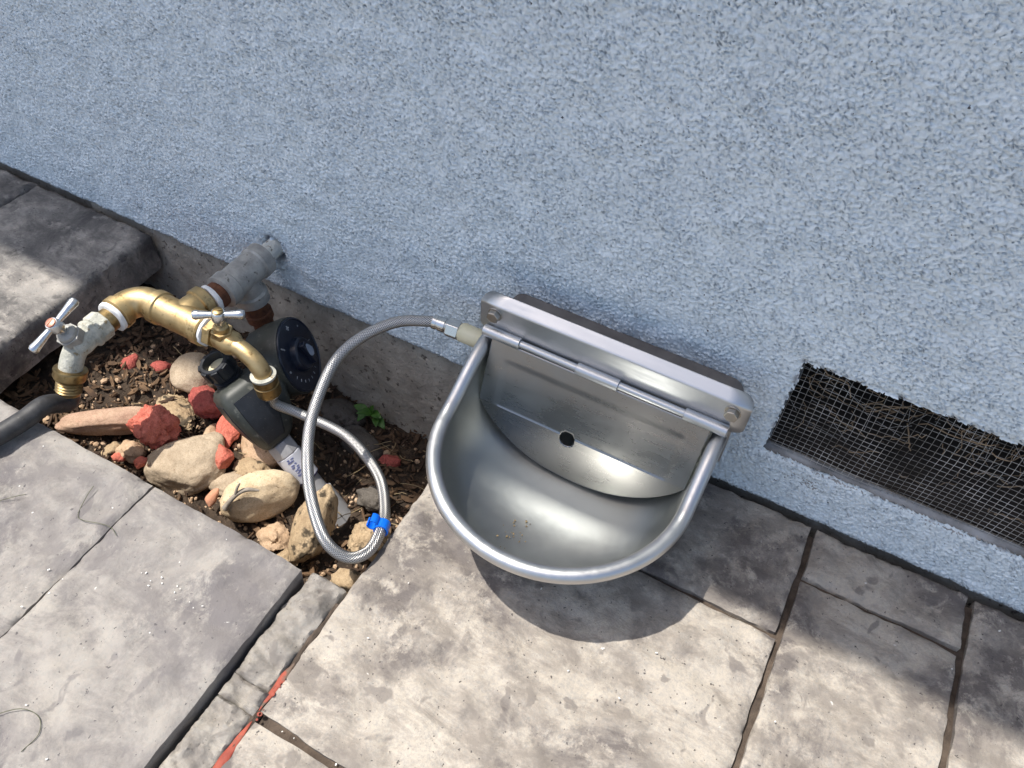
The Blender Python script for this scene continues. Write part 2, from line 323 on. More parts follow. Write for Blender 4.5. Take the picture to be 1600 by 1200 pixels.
for y in ys:
    for x in xs:
        inside = -0.69 < x < 0.05 and -0.38 < y < 0.04
        gv.append((x, y, pit_z(x, y) if inside else -0.16))
gf = [(j * nx + i, j * nx + i + 1, (j + 1) * nx + i + 1, (j + 1) * nx + i) for j in range(ny - 1) for i in range(nx - 1)]
me = bpy.data.meshes.new('ground'); me.from_pydata(gv, [], gf)
structure(finish('ground', me, M_dirt, smooth=60))

# ------------------------------------------------------------------ paving slabs
def slab(name, x0, x1, y0, y1, top, thick, mat, parent, res=0.005, bev=0.0026, wob=0.0009, relief=0.0011, seed=1, edge_rough=0.0, tilt=(0, 0)):
    nx = max(3, int((x1 - x0) / res)); ny = max(3, int((y1 - y0) / res)); dx = (x1 - x0) / nx; dy = (y1 - y0) / ny
    u = np.linspace(0, 1, nx + 1); v = np.linspace(0, 1, ny + 1)
    r = np.random.default_rng(seed)
    def wobble(n, d):
        k = band_noise(n + 400, 3, d, 1, 0.07, 0.6, int(r.integers(1e6)))[1][:n + 1]; return k * wob * 0.7 + band_noise(n + 400, 3, d, 1, 0.012, 0.05, int(r.integers(1e6)))[1][:n + 1] * wob * 0.16
    wl, wr, wb, wt = wobble(ny, dy), wobble(ny, dy), wobble(nx, dx), wobble(nx, dx)
    U, W = np.meshgrid(u, v)
    L = x0 + wl[:, None]; Rr = x1 + wr[:, None]; Bq = y0 + wb[None, :]; T = y1 + wt[None, :]
    X = L + (Rr - L) * U; Y = Bq + (T - Bq) * W
    d = np.minimum(np.minimum(U * (x1 - x0), (1 - U) * (x1 - x0)), np.minimum(W * (y1 - y0), (1 - W) * (y1 - y0)))
    hn = band_noise(nx + 1, ny + 1, dx, dy, 0.03, 0.3, seed + 11); h2 = band_noise(nx + 1, ny + 1, dx, dy, 0.012, 0.06, seed + 12); h3 = band_noise(nx + 1, ny + 1, dx, dy, 0.004, 0.012, seed + 13)
    q = hn * 1.25 + 0.45 * h2; fr = q - np.floor(q); sm = np.clip((fr - 0.82) / 0.18, 0, 1); terr = np.floor(q) + sm * sm * (3 - 2 * sm) - q * 0.75
    ridge = 1.1 * terr - np.exp(-(h2 / 0.16) ** 2) * np.clip(hn, 0, 1.5)
    Z = top + relief * (0.9 * hn + 0.35 * h2 + 0.16 * h3 + 0.8 * ridge)
    e = np.clip(1 - d / bev, 0, 1); Z -= bev * (1 - np.sqrt(np.clip(1 - e * e, 0, 1))) * (1 + 0.35 * h2 * (edge_rough > 0))
    Z += tilt[0] * (X - x0) + tilt[1] * (Y - y0)
    vs = np.stack([X, Y, Z], -1).reshape(-1, 3).tolist(); nxx = nx + 1
    fs = [(j * nxx + i, j * nxx + i + 1, (j + 1) * nxx + i + 1, (j + 1) * nxx + i) for j in range(ny) for i in range(nx)]
    ring = [i for i in range(nx + 1)] + [j * nxx + nx for j in range(1, ny + 1)] + [ny * nxx + i for i in range(nx - 1, -1, -1)] + [j * nxx for j in range(ny - 1, 0, -1)]
    n = len(ring); rows = [ring]
    nseg = 5 if edge_rough else 1
    cx, cy = (x0 + x1) / 2, (y0 + y1) / 2
    for s in range(1, nseg + 1):
        row = []
        for q, idx in enumerate(ring):
            p = vs[idx]; f = s / nseg; zz = p[2] + (top - thick - p[2]) * f; ox = oy = 0
            if edge_rough:
                k = 0.8 * noise.noise(V(p[0] * 22, p[1] * 22, zz * 60 + seed)) + 0.4 * noise.noise(V(p[0] * 70, p[1] * 70, zz * 150))
                ox = (1 if p[0] > cx else -1) * k * edge_rough; oy = (1 if p[1] > cy else -1) * k * edge_rough
                on_x = min(abs(p[0] - x0), abs(p[0] - x1)) < 0.012; on_y = min(abs(p[1] - y0), abs(p[1] - y1)) < 0.012
                ox *= on_x; oy *= on_y
            vs.append([p[0] + ox, p[1] + oy, zz + (0 if not edge_rough or s < nseg else 0.006 * noise.noise(V(p[0] * 30, p[1] * 30, 9)))]); row.append(len(vs) - 1)
        rows.append(row)
    for a, b in zip(rows, rows[1:]):
        for q in range(n): q2 = (q + 1) % n; fs.append((a[q], b[q], b[q2], a[q2]))
    fs.append(tuple(rows[-1]))
    me = bpy.data.meshes.new(name); org = Vector(parent.location)
    me.from_pydata([(p[0] - org.x, p[1] - org.y, p[2] - org.z) for p in vs], [], fs)
    return finish(name, me, mat, parent, smooth=50)

b = MB(); b.bx(-0.006, 1.30, -1.0, -0.012, -0.11, -0.0085)
paving = structure(b.build('paving', M_joint, smooth=0))
J = 0.0036
slab('paving_slab', -0.010, 0.385 - J, -0.145 + 0.0025, -0.0045, 0.0, 0.10, M_conc, paving, wob=0.0011, seed=21, edge_rough=0.002)
slab('paving_slab', -0.0085, 0.385 - J, -0.451 + 0.004, -0.145 - 0.0025, 0.0, 0.10, M_conc, paving, wob=0.0011, seed=22, edge_rough=0.002)
slab('paving_slab', -0.008, 0.385 - J, -0.95, -0.451 - 0.004, 0.0005, 0.09, M_conc, paving, res=0.008, seed=23)
slab('paving_slab', 0.385 + J, 0.5486 - J, -0.0707 + 0.003, -0.0045, 0.0, 0.09, M_conc, paving, res=0.004, seed=24, wob=0.0008)
slab('paving_slab', 0.385 + J, 0.5486 - J, -0.95, -0.0707 - 0.003, 0.0, 0.09, M_conc, paving, seed=25, wob=0.0009)
slab('paving_slab', 0.5486 + J, 0.95, -0.95, -0.0045, 0.0, 0.09, M_conc, paving, res=0.006, seed=26, wob=0.0009)
slab('paving_slab', 0.96, 1.28, -0.95, -0.0045, 0.0, 0.09, M_conc, paving, res=0.016, seed=27)
# ragged strip of broken concrete between the two pours
b = MB(); b.bx(-0.052, -0.014, -1.0, -0.325, -0.13, -0.030)
strip = structure(b.build('broken_strip', M_joint, smooth=0))
for k, (y0, y1, xa, xb, tp) in enumerate(((-0.429, -0.312, -0.0535, -0.0125, 0.003), (-0.452, -0.4300, -0.0530, -0.0130, 0.001), (-0.95, -0.4532, -0.0535, -0.0130, 0.003))):
    slab('concrete_fragment', xa, xb, y0, y1, tp, 0.07, M_strip, strip, res=0.0026, bev=0.0035, wob=0.0010, relief=0.0022, seed=40 + k, edge_rough=0.003, tilt=(-0.03, 0))
# seam filler along the right slab, part of it spattered with red paint
b = MB(); pts = [V(-0.0105 + 0.0015 * math.sin(y * 90), y, -0.0065) for y in np.arange(-0.96, -0.325, 0.008)]
b.tube(pts, [0.0042 + 0.0008 * math.sin(i * 1.7) for i in range(len(pts))], 8); b.build('seam_filler', M_joint, strip)
b = MB()
for (ya, yb) in ((-0.72, -0.452), (-0.446, -0.392)):
    yy = np.arange(ya, yb, 0.004); pts = [V(-0.0100 + 0.0016 * noise.noise(V(0, y * 40, 2)), y, -0.0024) for y in yy]
    b.tube(pts, [max(0.0004, (0.0034 + 0.0016 * noise.noise(V(y * 60, 0, 0))) * min(1, (i + 1) / 6, (len(yy) - i) / 6)) for i, y in enumerate(yy)], 10, flat=0.22, ref=(1, 0, 0))
for k in range(9):
    rr = random.Random(k); y = rr.uniform(-0.46, -0.41); c = V(-0.0085 + abs(rr.gauss(0, 0.003)), y, 0.0004); a = rr.uniform(0.0008, 0.0026)
    b.lathe([(0, a), (0.0004, a * 0.8)], c, (0, 0, 1), 9)
b.build('red_paint_spill', M_redp, strip)

b = MB(); b.bx(-1.6, -0.065, -1.2, -0.335, -0.12, 0.002)
lslab = structure(b.build('lower_pavement', M_joint, smooth=0))
slab('paving_slab', -0.2537 + 0.0007, -0.0575, -0.95, -0.320, 0.015, 0.10, M_concg, lslab, wob=0.0005, seed=31, bev=0.0026, edge_rough=0.002)
slab('paving_slab', -0.95, -0.2537 - 0.0007, -0.95, -0.320, 0.015, 0.10, M_concg, lslab, wob=0.0005, seed=32, bev=0.0026, edge_rough=0.002)
slab('paving_slab', -1.58, -0.955, -1.18, -0.320, 0.015, 0.10, M_concg, lslab, res=0.02, seed=33)
b = MB(); b.bx(-1.6, -0.62, -0.30, -0.02, -0.07, -0.012)
uslab = structure(b.build('upper_pavement', M_joint, smooth=0))
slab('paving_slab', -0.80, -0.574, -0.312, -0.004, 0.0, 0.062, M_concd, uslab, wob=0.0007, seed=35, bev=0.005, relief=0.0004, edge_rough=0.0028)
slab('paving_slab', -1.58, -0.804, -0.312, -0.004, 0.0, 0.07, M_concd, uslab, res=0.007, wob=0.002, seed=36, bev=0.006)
b = MB()
for (x0, x1, y0, y1) in ((-4, 4.2, -5, -1.205), (1.305, 4.2, -1.2, -0.01), (-4, -1.61, -1.2, -0.01), (-1.6, -0.97, -1.2, -1.19)): b.bx(x0, x1, y0, y1, -0.12, -0.002)
structure(b.build('patio', M_conc, smooth=0))

# ------------------------------------------------------------------ house wall
house = thing('house_wall', (0.0, 0.1, -0.3), 'pale blue rough stucco house wall with a wire-screened vent near the ground', 'wall')
HX0, HX1, HZ0, HZ1 = 0.3005, 0.672, 0.081, 0.216
def stucco_sheet():
    x0, x1, z0, z1, d = -1.45, 1.10, 0.002, 0.662, 0.0015
    nx = int(round((x1 - x0) / d)); nz = int(round((z1 - z0) / d))
    n1 = band_noise(nx + 1, nz + 1, d, d, 0.0017, 0.0050, 5, 0.72); n2 = band_noise(nx + 1, nz + 1, d, d, 0.004, 0.012, 6, 0.8); n3 = band_noise(nx + 1, nz + 1, d, d, 0.03, 0.3, 7)
    h = np.tanh(n1 * 0.95 + 0.40 * n2 + 0.25)
    coarse = np.clip(0.95 + 0.10 * n3, 0.5, 1.4)
    X, Z = np.meshgrid(np.linspace(x0, x1, nx + 1), np.linspace(z0, z1, nz + 1))
    Y = -0.0004 - 0.0016 * coarse * h - 0.0006 * n3
    j1 = band_noise(nx + 1, nz + 1, d, d, 0.012, 0.08, 8); j2 = band_noise(nx + 1, nz + 1, d, d, 0.012, 0.06, 9)
    Z = Z + 0.0004 * n1; X = X + 0.0004 * n2
    Z[0] += 0.0018 * j1[0] + 0.001
    hole = (X > HX0 + 0.0005 * j1) & (X < HX1 + 0.001 * j2) & (Z > HZ0 + 0.0005 * j2) & (Z < HZ1 + 0.0006 * j1 + 0.0008 * n3)
    # the stucco curls inwards at the lips of the opening and at the bottom edge
    dist = np.maximum(np.maximum(HX0 - X, X - HX1), np.maximum(HZ0 - Z, Z - HZ1)); lip = np.clip(1 - np.abs(dist) / 0.009, 0, 1) ** 2
    Y += 0.003 * lip
    Y += 0.004 * np.clip(1 - (Z - z0) / 0.006, 0, 1) ** 2
    # broken patch around the water pipe
    rp = np.hypot(X + 0.341, (Z - 0.071)); Y += 0.008 * np.clip(1 - np.abs(rp - 0.012) / 0.009, 0, 1) * np.clip(0.6 + 0.5 * j1, 0, 1.2)
    dark_mix = np.clip((-(n1 * 0.85 + 0.40 * n2) - 1.25 + 0.08 * n3) * 0.5, 0, 0.34)  # mixes in a darker grey where the relief is low
    dark_mix = np.maximum(dark_mix, np.clip(1 - np.abs(rp - 0.014) / 0.012, 0, 1) * np.clip(0.3 + 0.9 * j1, 0, 0.9))
    dark_mix = np.maximum(dark_mix, 0.8 * np.clip(1 - np.abs(dist) / 0.004, 0, 1) * np.clip(j1, 0, 1))
    dark_mix = np.maximum(dark_mix, 0.7 * np.clip(1 - (Z - z0) / 0.008, 0, 1))  # darker grey towards the bottom edge
    cell_hole = hole[:-1, :-1] & hole[1:, :-1] & hole[:-1, 1:] & hole[1:, 1:]
    ids = np.arange((nx + 1) * (nz + 1)).reshape(nz + 1, nx + 1)
    q = np.stack([ids[:-1, :-1], ids[:-1, 1:], ids[1:, 1:], ids[1:, :-1]], -1)
    faces = q[~cell_hole].reshape(-1, 4)
    vs = np.stack([X, Y, Z], -1).reshape(-1, 3); extra = []; ef = []; base = len(vs); made = {}
    def back(i, yy):
        if (i, yy) not in made: made[(i, yy)] = base + len(extra); p = vs[i]; extra.append((p[0], p[1] if yy is None else yy, p[2]))
        return made[(i, yy)]
    kz, kx = np.nonzero(cell_hole)
    for a, c in zip(kz.tolist(), kx.tolist()):
        for da, dc, e in ((-1, 0, (ids[a, c], ids[a, c + 1])), (1, 0, (ids[a + 1, c], ids[a + 1, c + 1])), (0, -1, (ids[a, c], ids[a + 1, c])), (0, 1, (ids[a, c + 1], ids[a + 1, c + 1]))):
            if da != -1 and vs[ids[a, c]][2] > HZ0 + 0.006 and not cell_hole[a + da, c + dc]:
                i, j = int(e[0]), int(e[1]); ef.append((back(i, None), back(j, None), back(j, 0.022), back(i, 0.022)))
    for c in range(nx):
        i, j = int(ids[0, c]), int(ids[0, c + 1]); ef.append((back(i, None), back(j, None), back(j, 0.03), back(i, 0.03)))
    allv = np.concatenate([vs, np.array(extra)]); allf = np.concatenate([faces, np.array(ef)]); org = np.array(house.location)
    me = bpy.data.meshes.new('stucco'); me.vertices.add(len(allv)); me.vertices.foreach_set('co', (allv - org).astype(np.float32).ravel())
    nf = len(allf); me.loops.add(nf * 4); me.loops.foreach_set('vertex_index', allf.astype(np.int32).ravel())
    me.polygons.add(nf); me.polygons.foreach_set('loop_start', np.arange(nf, dtype=np.int32) * 4); me.polygons.foreach_set('loop_total', np.full(nf, 4, np.int32))
    me.update(); me.validate()
    at = me.attributes.new('dark_mix', 'FLOAT', 'POINT'); at.data.foreach_set('value', np.concatenate([dark_mix.ravel(), np.full(len(extra), 0.45)]).astype(np.float32))
    me.polygons.foreach_set('use_smooth', np.ones(nf, bool)); me.materials.append(M_stucco)
    o = bpy.data.objects.new('stucco', me); COL.objects.link(o); o.parent = house
stucco_sheet()
b = MB()
b.bx(-5, 5, 0.001, 0.25, 0.6605, 2.56); b.bx(-5, -1.448, 0.001, 0.25, 0.005, 0.6605); b.bx(1.098, 5, 0.001, 0.25, 0.005, 0.6605)
b.build('upper_wall', M_stucco, house, smooth=0)
b = MB(); b.bx(-1.448, HX0 - 0.012, 0.012, 0.25, 0.006, 0.6605); b.bx(HX1 + 0.012, 1.098, 0.012, 0.25, 0.006, 0.6605); b.bx(HX0 - 0.012, HX1 + 0.012, 0.012, 0.25, HZ1 + 0.012, 0.6605); b.bx(HX0 - 0.012, HX1 + 0.012, 0.012, 0.25, 0.006, HZ0 - 0.008)
b.build('wall_core', M_found, house, smooth=0)
# foundation, rough face
nx_, nz_ = 300, 60; fv = []; 
for j in range(nz_ + 1):
    for i in range(nx_ + 1):
        x = -0.70 + 0.85 * i / nx_; z = -0.34 + 0.343 * j / nz_
        y = 0.006 - 0.003 * noise.noise(V(x * 12, z * 12, 0)) - 0.0016 * noise.noise(V(x * 60, z * 60, 4)) - 0.001 * noise.noise(V(x * 150, z * 150, 2)) - 0.16 * max(0, -z - 0.004)
        fv.append((x, y, z))
b = MB(); n1 = nx_ + 1
b.add(fv, [(j * n1 + i, j * n1 + i + 1, (j + 1) * n1 + i + 1, (j + 1) * n1 + i) for j in range(nz_) for i in range(nx_)])
b.build('foundation', M_found, house, smooth=70)
b = MB(); b.bx(-5, 5, 0.010, 0.25, -0.34, 0.0015); b.build('foundation_core', M_found, house, smooth=0)
# crawl-space void behind the vent
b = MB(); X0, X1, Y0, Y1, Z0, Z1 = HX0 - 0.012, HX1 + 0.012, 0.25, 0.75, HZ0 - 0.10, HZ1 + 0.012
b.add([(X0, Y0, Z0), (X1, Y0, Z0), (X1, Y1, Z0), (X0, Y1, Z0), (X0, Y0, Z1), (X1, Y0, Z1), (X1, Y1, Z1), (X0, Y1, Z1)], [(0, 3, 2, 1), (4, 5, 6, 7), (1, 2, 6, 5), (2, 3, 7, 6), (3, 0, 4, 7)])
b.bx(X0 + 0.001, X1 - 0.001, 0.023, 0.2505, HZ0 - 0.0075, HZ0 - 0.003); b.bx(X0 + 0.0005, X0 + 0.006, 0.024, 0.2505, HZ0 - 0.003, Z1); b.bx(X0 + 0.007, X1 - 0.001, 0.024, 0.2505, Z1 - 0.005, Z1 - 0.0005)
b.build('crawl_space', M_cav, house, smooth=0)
# sill
b = MB(); vs = []; ns = 60
for i in range(ns + 1):
    x = HX0 - 0.011 + (HX1 - HX0 + 0.022) * i / ns; k = 0.0010 * noise.noise(V(x * 14, 0, 0))
    vs += [(x, 0.001, HZ0 - 0.003 + k), (x, 0.010, HZ0 + 0.0005 + k), (x, 0.014, HZ0 + 0.0005), (x, 0.017, HZ0 - 0.03), (x, 0.001, HZ0 - 0.03)]
b.add(vs, [(i * 5 + k, i * 5 + (k + 1) % 5, (i + 1) * 5 + (k + 1) % 5, (i + 1) * 5 + k) for i in range(ns) for k in range(5)])
b.build('vent_sill', M_sill, house, smooth=75)
b = MB(); vx = HX0 - 0.010; pitch = 0.00645
def mesh_y(x, z): return 0.0095 + 0.003 * noise.noise(V(x * 9, z * 9, 2.0)) + 0.014 * max(0, (z - 0.16) / 0.05)
while vx < HX1 + 0.01:
    b.tube([V(vx + 0.0022 * noise.noise(V(vx * 25, z * 14, 1)), mesh_y(vx, z), z) for z in np.linspace(HZ0 - 0.002, HZ1 + 0.010, 14)], 0.00024, 5); vx += pitch
vz = HZ0 + 0.003
while vz < HZ1 + 0.008:
    b.tube([V(x, mesh_y(x, vz) - 0.0006, vz + 0.0026 * noise.noise(V(x * 13, vz * 18, 5))) for x in np.linspace(HX0 - 0.01, HX1 + 0.01, 40)], 0.00024, 5); vz += pitch
b.build('wire_screen', M_wire, house)
# roof eave far above: shades the wall and the strip of paving along it
ez = 2.55; ey = -0.133 + LIGHT.y / LIGHT.z * ez
b = MB(); b.bx(-5, 5, ey, 0.25, ez, ez + 0.16); b.build('eave', M_soffit, house, smooth=0)

# dead roots in the vent
b = MB(); rr = random.Random(3)
for k in range(120):
    x = rr.uniform(HX0, HX1); z = HZ1 - (HZ1 - HZ0) * abs(rr.gauss(0, 0.42)); z = max(HZ0 + 0.004, min(HZ1 + 0.004, z)); y = rr.uniform(0.010, 0.050)
    a = rr.uniform(0, 6.28); L = rr.uniform(0.02, 0.085); pts = []; n = 9
    for i in range(n):
        pts.append(V(x, y, z)); a += rr.gauss(0, 0.35); x += math.cos(a) * L / n; z += math.sin(a) * L / n * 0.7; y += rr.gauss(0, 0.002); y = max(y, 0.006)
        z = max(HZ0 + 0.003, min(HZ1 + 0.006, z)); x = max(HX0 + 0.002, x)
    b.tube(pts, [rr.uniform(0.0003, 0.0007)] * n, 5)
stuff(b.build('dry_roots', M_root, origin=(0.45, 0.03, HZ0)), 'tangle of thin brown dried roots caught behind the vent wire', 'roots')

b = MB(); rr = random.Random(17)
for k in range(60):
    x = rr.choice((0.40, 0.47, 0.56, 0.33)) + rr.gauss(0, 0.022); z = HZ1 - abs(rr.gauss(0, 0.03)); a = rr.uniform(0, 3.14); L = rr.uniform(0.01, 0.04)
    p = V(x, 0.012, min(z, HZ1)); q = V(max(x + math.cos(a) * L, HX0), 0.020, max(HZ0 + 0.01, min(HZ1, z - math.sin(a) * L)))
    b.tube([p, (p + q) / 2 + V(0, 0.002, -0.0015), q], 0.00014, 4)
stuff(b.build('cobweb', M_web, origin=(0.45, 0.015, HZ0)), 'faint pale cobweb threads across the top of the vent', 'cobweb')

# ------------------------------------------------------------------ backing board and steel bowl
def rounded_plate(b, x0, x1, z0, z1, r, y0, y1, seg=8, corners=(1, 1, 1, 1)):
    out = []
    for (cx, cz, a0, on) in ((x0 + r, z0 + r, 180, corners[0]), (x1 - r, z0 + r, 270, corners[1]), (x1 - r, z1 - r, 0, corners[2]), (x0 + r, z1 - r, 90, corners[3])):
        if on:
            for s in range(seg + 1): a = math.radians(a0 + 90 * s / seg); out.append((cx + r * math.cos(a), cz + r * math.sin(a)))
        else: out.append((cx + (r if a0 in (270, 0) else -r), cz + (r if a0 in (0, 90) else -r)))
    b.loft([[V(x, y0, z) for x, z in out], [V(x, y1, z) for x, z in out]])
    return out
b = MB(); rounded_plate(b, 0.004, 0.262, 0.03, 0.1660, 0.016, -0.001, -0.046)
tag(b.build('backing_board', M_board, origin=(0.137, -0.02, 0.03), bevel=0.002), 'dark grey rounded board between the steel bowl and the stucco wall', 'board')

bowl = thing('water_bowl', (0.13, -0.05, 0.02), 'stainless steel wall-mounted drinking bowl with rolled rim and hinged lid', 'water bowl')
RZ = 0.100; CX = 0.1300; HW = 0.1245; YB = -0.048; YC = -0.127
def outline(n=84, hw=HW, m=14):
    pts = [(CX - hw - 0.004 * (1 - i / m) ** 2 * 0, YB + (YC - YB) * i / m) for i in range(m)]
    for i in range(n + 1):
        a = math.pi * i / n; pts.append((CX - hw * math.cos(a), YC - hw * math.sin(a)))
    return pts + [(x * -1 + 2 * CX, y) for x, y in pts[:m]][::-1]
def rim_z(y):                                   # the rim sweeps up to the hinge at the back
    t = min(1, max(0, (y + 0.150) / 0.095)); return RZ + 0.036 * t * t * (3 - 2 * t)
ol = outline()
rings = []
for k in range(31):
    a = math.pi / 2 * k / 30; s = max(math.cos(a), 0.004) ** 0.58; ring = []
    for x, y in ol:
        top = rim_z(y); yy = YB + (y - YB) * s; zb = 0.006 + 0.26 * (math.sqrt(max(0, yy + 0.175) ** 2 + 0.0004) - 0.02 * (yy < -0.175) - (0.02 if yy >= -0.175 else 0)); z = top - (top - zb) * math.sin(a) ** 1.05
        ring.append(V(CX + (x - CX) * s, YB + (y - YB) * s, z))
    rings.append(ring)
b = MB(); b.loft(rings, cap0=False, cap1=False, closed=False)
b.build('bowl', M_bowl, bowl, smooth=80, solid=0.001)
b = MB(); b.add([V(x, YB, z) for r in rings for (x, z) in ((r[0].x, r[0].z), (r[-1].x, r[-1].z))], [(2 * i, 2 * i + 1, 2 * i + 3, 2 * i + 2) for i in range(len(rings) - 1)])
b.build('bowl_back', M_bowl, bowl, smooth=0, solid=0.001)
b = MB(); pth = [V(x, y, rim_z(y) + 0.001) for x, y in outline(84, HW + 0.0035)]
b.tube(pth, [0.0076] * len(pth), 18); b.build('rolled_rim', M_rim, bowl, smooth=60)
# mounting plate: upright face and a lip leaning back to the wall
PX0, PX1, PY = -0.0075, 0.2765, -0.052
b = MB(); prof = [(-0.0525, 0.100), (-0.0525, 0.1853), (-0.0521, 0.1862), (-0.0415, 0.1938)]
rows = []; tl = sum((Vector(prof[i + 1]) - Vector(prof[i])).length for i in range(len(prof) - 1))
nz = 120
def prof_at(s):
    for i in range(len(prof) - 1):
        L = (Vector(prof[i + 1]) - Vector(prof[i])).length
        if s <= L or i == len(prof) - 2: t = min(s / L, 1); return prof[i][0] + (prof[i + 1][0] - prof[i][0]) * t, prof[i][1] + (prof[i + 1][1] - prof[i][1]) * t
        s -= L
for k in range(nz + 1):
    s = tl * k / nz; y, z = prof_at(s); top = tl - s; r = 0.012; ins = 0
    if top < r: ins = r - math.sqrt(max(r * r - (r - top) ** 2, 0))
    bt = s; lo = 0.045
    if z < 0.150: ins2 = 0.010
    elif z < 0.160: ins2 = 0.010 * (1 - math.sqrt(max(0, 1 - ((0.160 - z) / 0.010) ** 2)))
    else: ins2 = 0
    rows.append([V(PX0 + max(ins, ins2) + (PX1 - PX0 - 2 * max(ins, ins2)) * i / 12, y, z) for i in range(13)])
b.loft(rows, False, False, closed=False)
b.build('mounting_plate', M_plate, bowl, smooth=14, solid=0.0022)
# hinge
HY, HZ = -0.0585, 0.1540
for (xa, xb) in ((0.0, 0.0425), (0.106, 0.152), (0.220, 0.2635)):
    b = MB(); b.lathe([(0, 0.0054), (0.0006, 0.0062), (xb - xa - 0.0006, 0.0062), (xb - xa, 0.0054)], (xa, HY - 0.0006, HZ), (1, 0, 0), 20); b.build('hinge_knuckle', M_plate, bowl)
b = MB(); b.lathe([(0, 0.0040), (0.262, 0.0040)], (0.0006, HY - 0.0004, HZ), (1, 0, 0), 18); b.build('hinge_rod', M_plate, bowl)
# lid: sloping flap, a bend, then a skirt cut to an arc, with a drain hole in the bend
def lid_mesh():
    b = MB(); xa, xb = 0.0115, 0.2485; nx, nz = 200, 74; hx, hr = 0.118, 0.0085
    grid = []; y0, z0 = HY - 0.003, HZ - 0.004; y1, z1 = -0.090, 0.083
    for j in range(nz + 1):
        row = []
        for i in range(nx + 1):
            u = i / nx; x = xa + (xb - xa) * u; arc = 0.052 * max(0, 1 - abs(2 * u - 1) ** 2.3) ** 0.85
            s = j / nz; 
            if s <= 0.55:
                t = s / 0.55; y = y0 + (y1 - y0) * t; z = z0 + (z1 - z0) * t
                du = min(u, 1 - u); f = min(1, max(0, (du - 0.07) / 0.03)) * min(1, max(0, (t - 0.22) / 0.08)); y += 0.0007 * f; z -= 0.0002 * f
            else:
                t = (s - 0.55) / 0.45; y = y1 - 0.013 * t * arc / 0.052; z = z1 - arc * t
            xin = 0.003 * max(0, s - 0.0) * (1 if u < 0.5 else -1) * (abs(2 * u - 1)) * min(s / 0.55, 1)
            row.append(V(x + xin, y, z))
        grid.append(row)
    vs = [p for r in grid for p in r]; n = nx + 1; fs = []
    hc = V(hx, y1, z1 - 0.003)
    for j in range(nz):
        for i in range(nx):
            c = (grid[j][i] + grid[j + 1][i + 1]) / 2; d = c - hc
            if (d.x / hr) ** 2 + ((d.z) / (hr * 0.92)) ** 2 + (d.y / hr) ** 2 * 0.3 < 1: continue
            fs.append((j * n + i, j * n + i + 1, (j + 1) * n + i + 1, (j + 1) * n + i))
    # pull the cut's border onto a clean circle
    used = {}
    for f in fs:
        for k in range(4):
            e = tuple(sorted((f[k], f[(k + 1) % 4]))); used[e] = used.get(e, 0) + 1
    for e, c in used.items():
        if c == 1:
            for q in e:
                p = vs[q]; d = p - hc; r = math.hypot(d.x / hr, d.z / (hr * 0.92))
                if 0.3 < r < 1.45 and abs(d.y) < 0.02: vs[q] = V(hc.x + d.x / r, p.y, hc.z + d.z / r)
    b.add(vs, fs); return b
lid_mesh().build('lid', M_lid, bowl, smooth=24, solid=0.0011)
def bolt(x, z, y):
    b = MB(); b.lathe([(0, 0.0080), (0.0012, 0.0080)], (x, y, z), (0, -1, 0), 24); b.lathe([(0.0012, 0.0070), (0.0066, 0.0070), (0.0072, 0.0063)], (x, y, z), (0, -1, 0.0), 6, ref=(0.3, 0, 1)); return b
for x in (0.0095, 0.2610): bolt(x, 0.1755, -0.0535).build('bolt', M_bolt, bowl, smooth=25, bevel=0.0004)
b = MB(); b.lathe([(0, 0.0095), (0.002, 0.0108), (0.020, 0.0108), (0.030, 0.0100), (0.036, 0.0090)], (-0.0335, -0.0505, 0.1255), (1, 0, 0), 26); b.build('inlet_fitting', M_cream, bowl)
# grit lying in the bowl
b = MB(); rr = random.Random(5)
def bowl_point(px, py):
    best = None
    for r in rings:
        for p in r:
            d = (p.x - px) ** 2 + (p.y - py) ** 2
            if best is None or d < best[0]: best = (d, p)
    return best[1].z
for k in range(26):
    gx, gy = rr.gauss(0.108, 0.008), rr.gauss(-0.185, 0.014); z = bowl_point(gx, gy) + 0.0016; s = rr.uniform(0.0003, 0.0009)
    b.box((gx, gy, z), (s, s * rr.uniform(0.5, 1.4), s * 0.5), Matrix.Rotation(rr.random() * 3, 3, 'Z').col)
stuff(b.build('bowl_grit', M_grit, origin=(0.108, -0.185, 0.03), smooth=0), 'sprinkle of brown grit on the inside of the steel bowl', 'grit')

# ------------------------------------------------------------------ pipework with two taps
PZ = 0.071
pipe = thing('tap_manifold', (-0.341, -0.05, -0.10), 'galvanised and brass pipe tee with two garden taps coming out of the wall', 'tap')
def lat(name, prof, org, ax, mat, parent=None, n=30, **kw):
    b = MB(0.0010 if name == 'thread_tape' else 0.0004 if mat in (M_galv, M_rust, M_whitem) else 0); b.lathe(prof, org, ax, n, ref=kw.pop('ref', None)); return b.build(name, mat, parent or pipe, **kw)
lat('wall_stub', [(-0.04, 0.0125), (0.026, 0.0125)], (-0.341, 0, PZ), (0, -1, 0), M_whitem)
gt = lat('galvanised_tee', [(0, 0.0165), (0.0008, 0.0215), (0.015, 0.0220), (0.017, 0.0200), (0.060, 0.0198), (0.062, 0.0220), (0.076, 0.0215), (0.0775, 0.0165)], (-0.341, -0.0205, PZ), (0, -1, 0), M_galv)
lat('tee_branch', [(0.004, 0.0185), (0.026, 0.0185), (0.028, 0.0218), (0.041, 0.0218), (0.042, 0.017)], (-0.341, -0.060, PZ), (0.12, 0.05, -1), M_galv, gt)
lat('rusty_riser', [(0.036, 0.0150), (0.060, 0.0150), (0.061, 0.0175), (0.072, 0.0172), (0.073, 0.0135), (0.21, 0.0135)], (-0.341, -0.060, PZ), (0.12, 0.05, -1), M_rust)
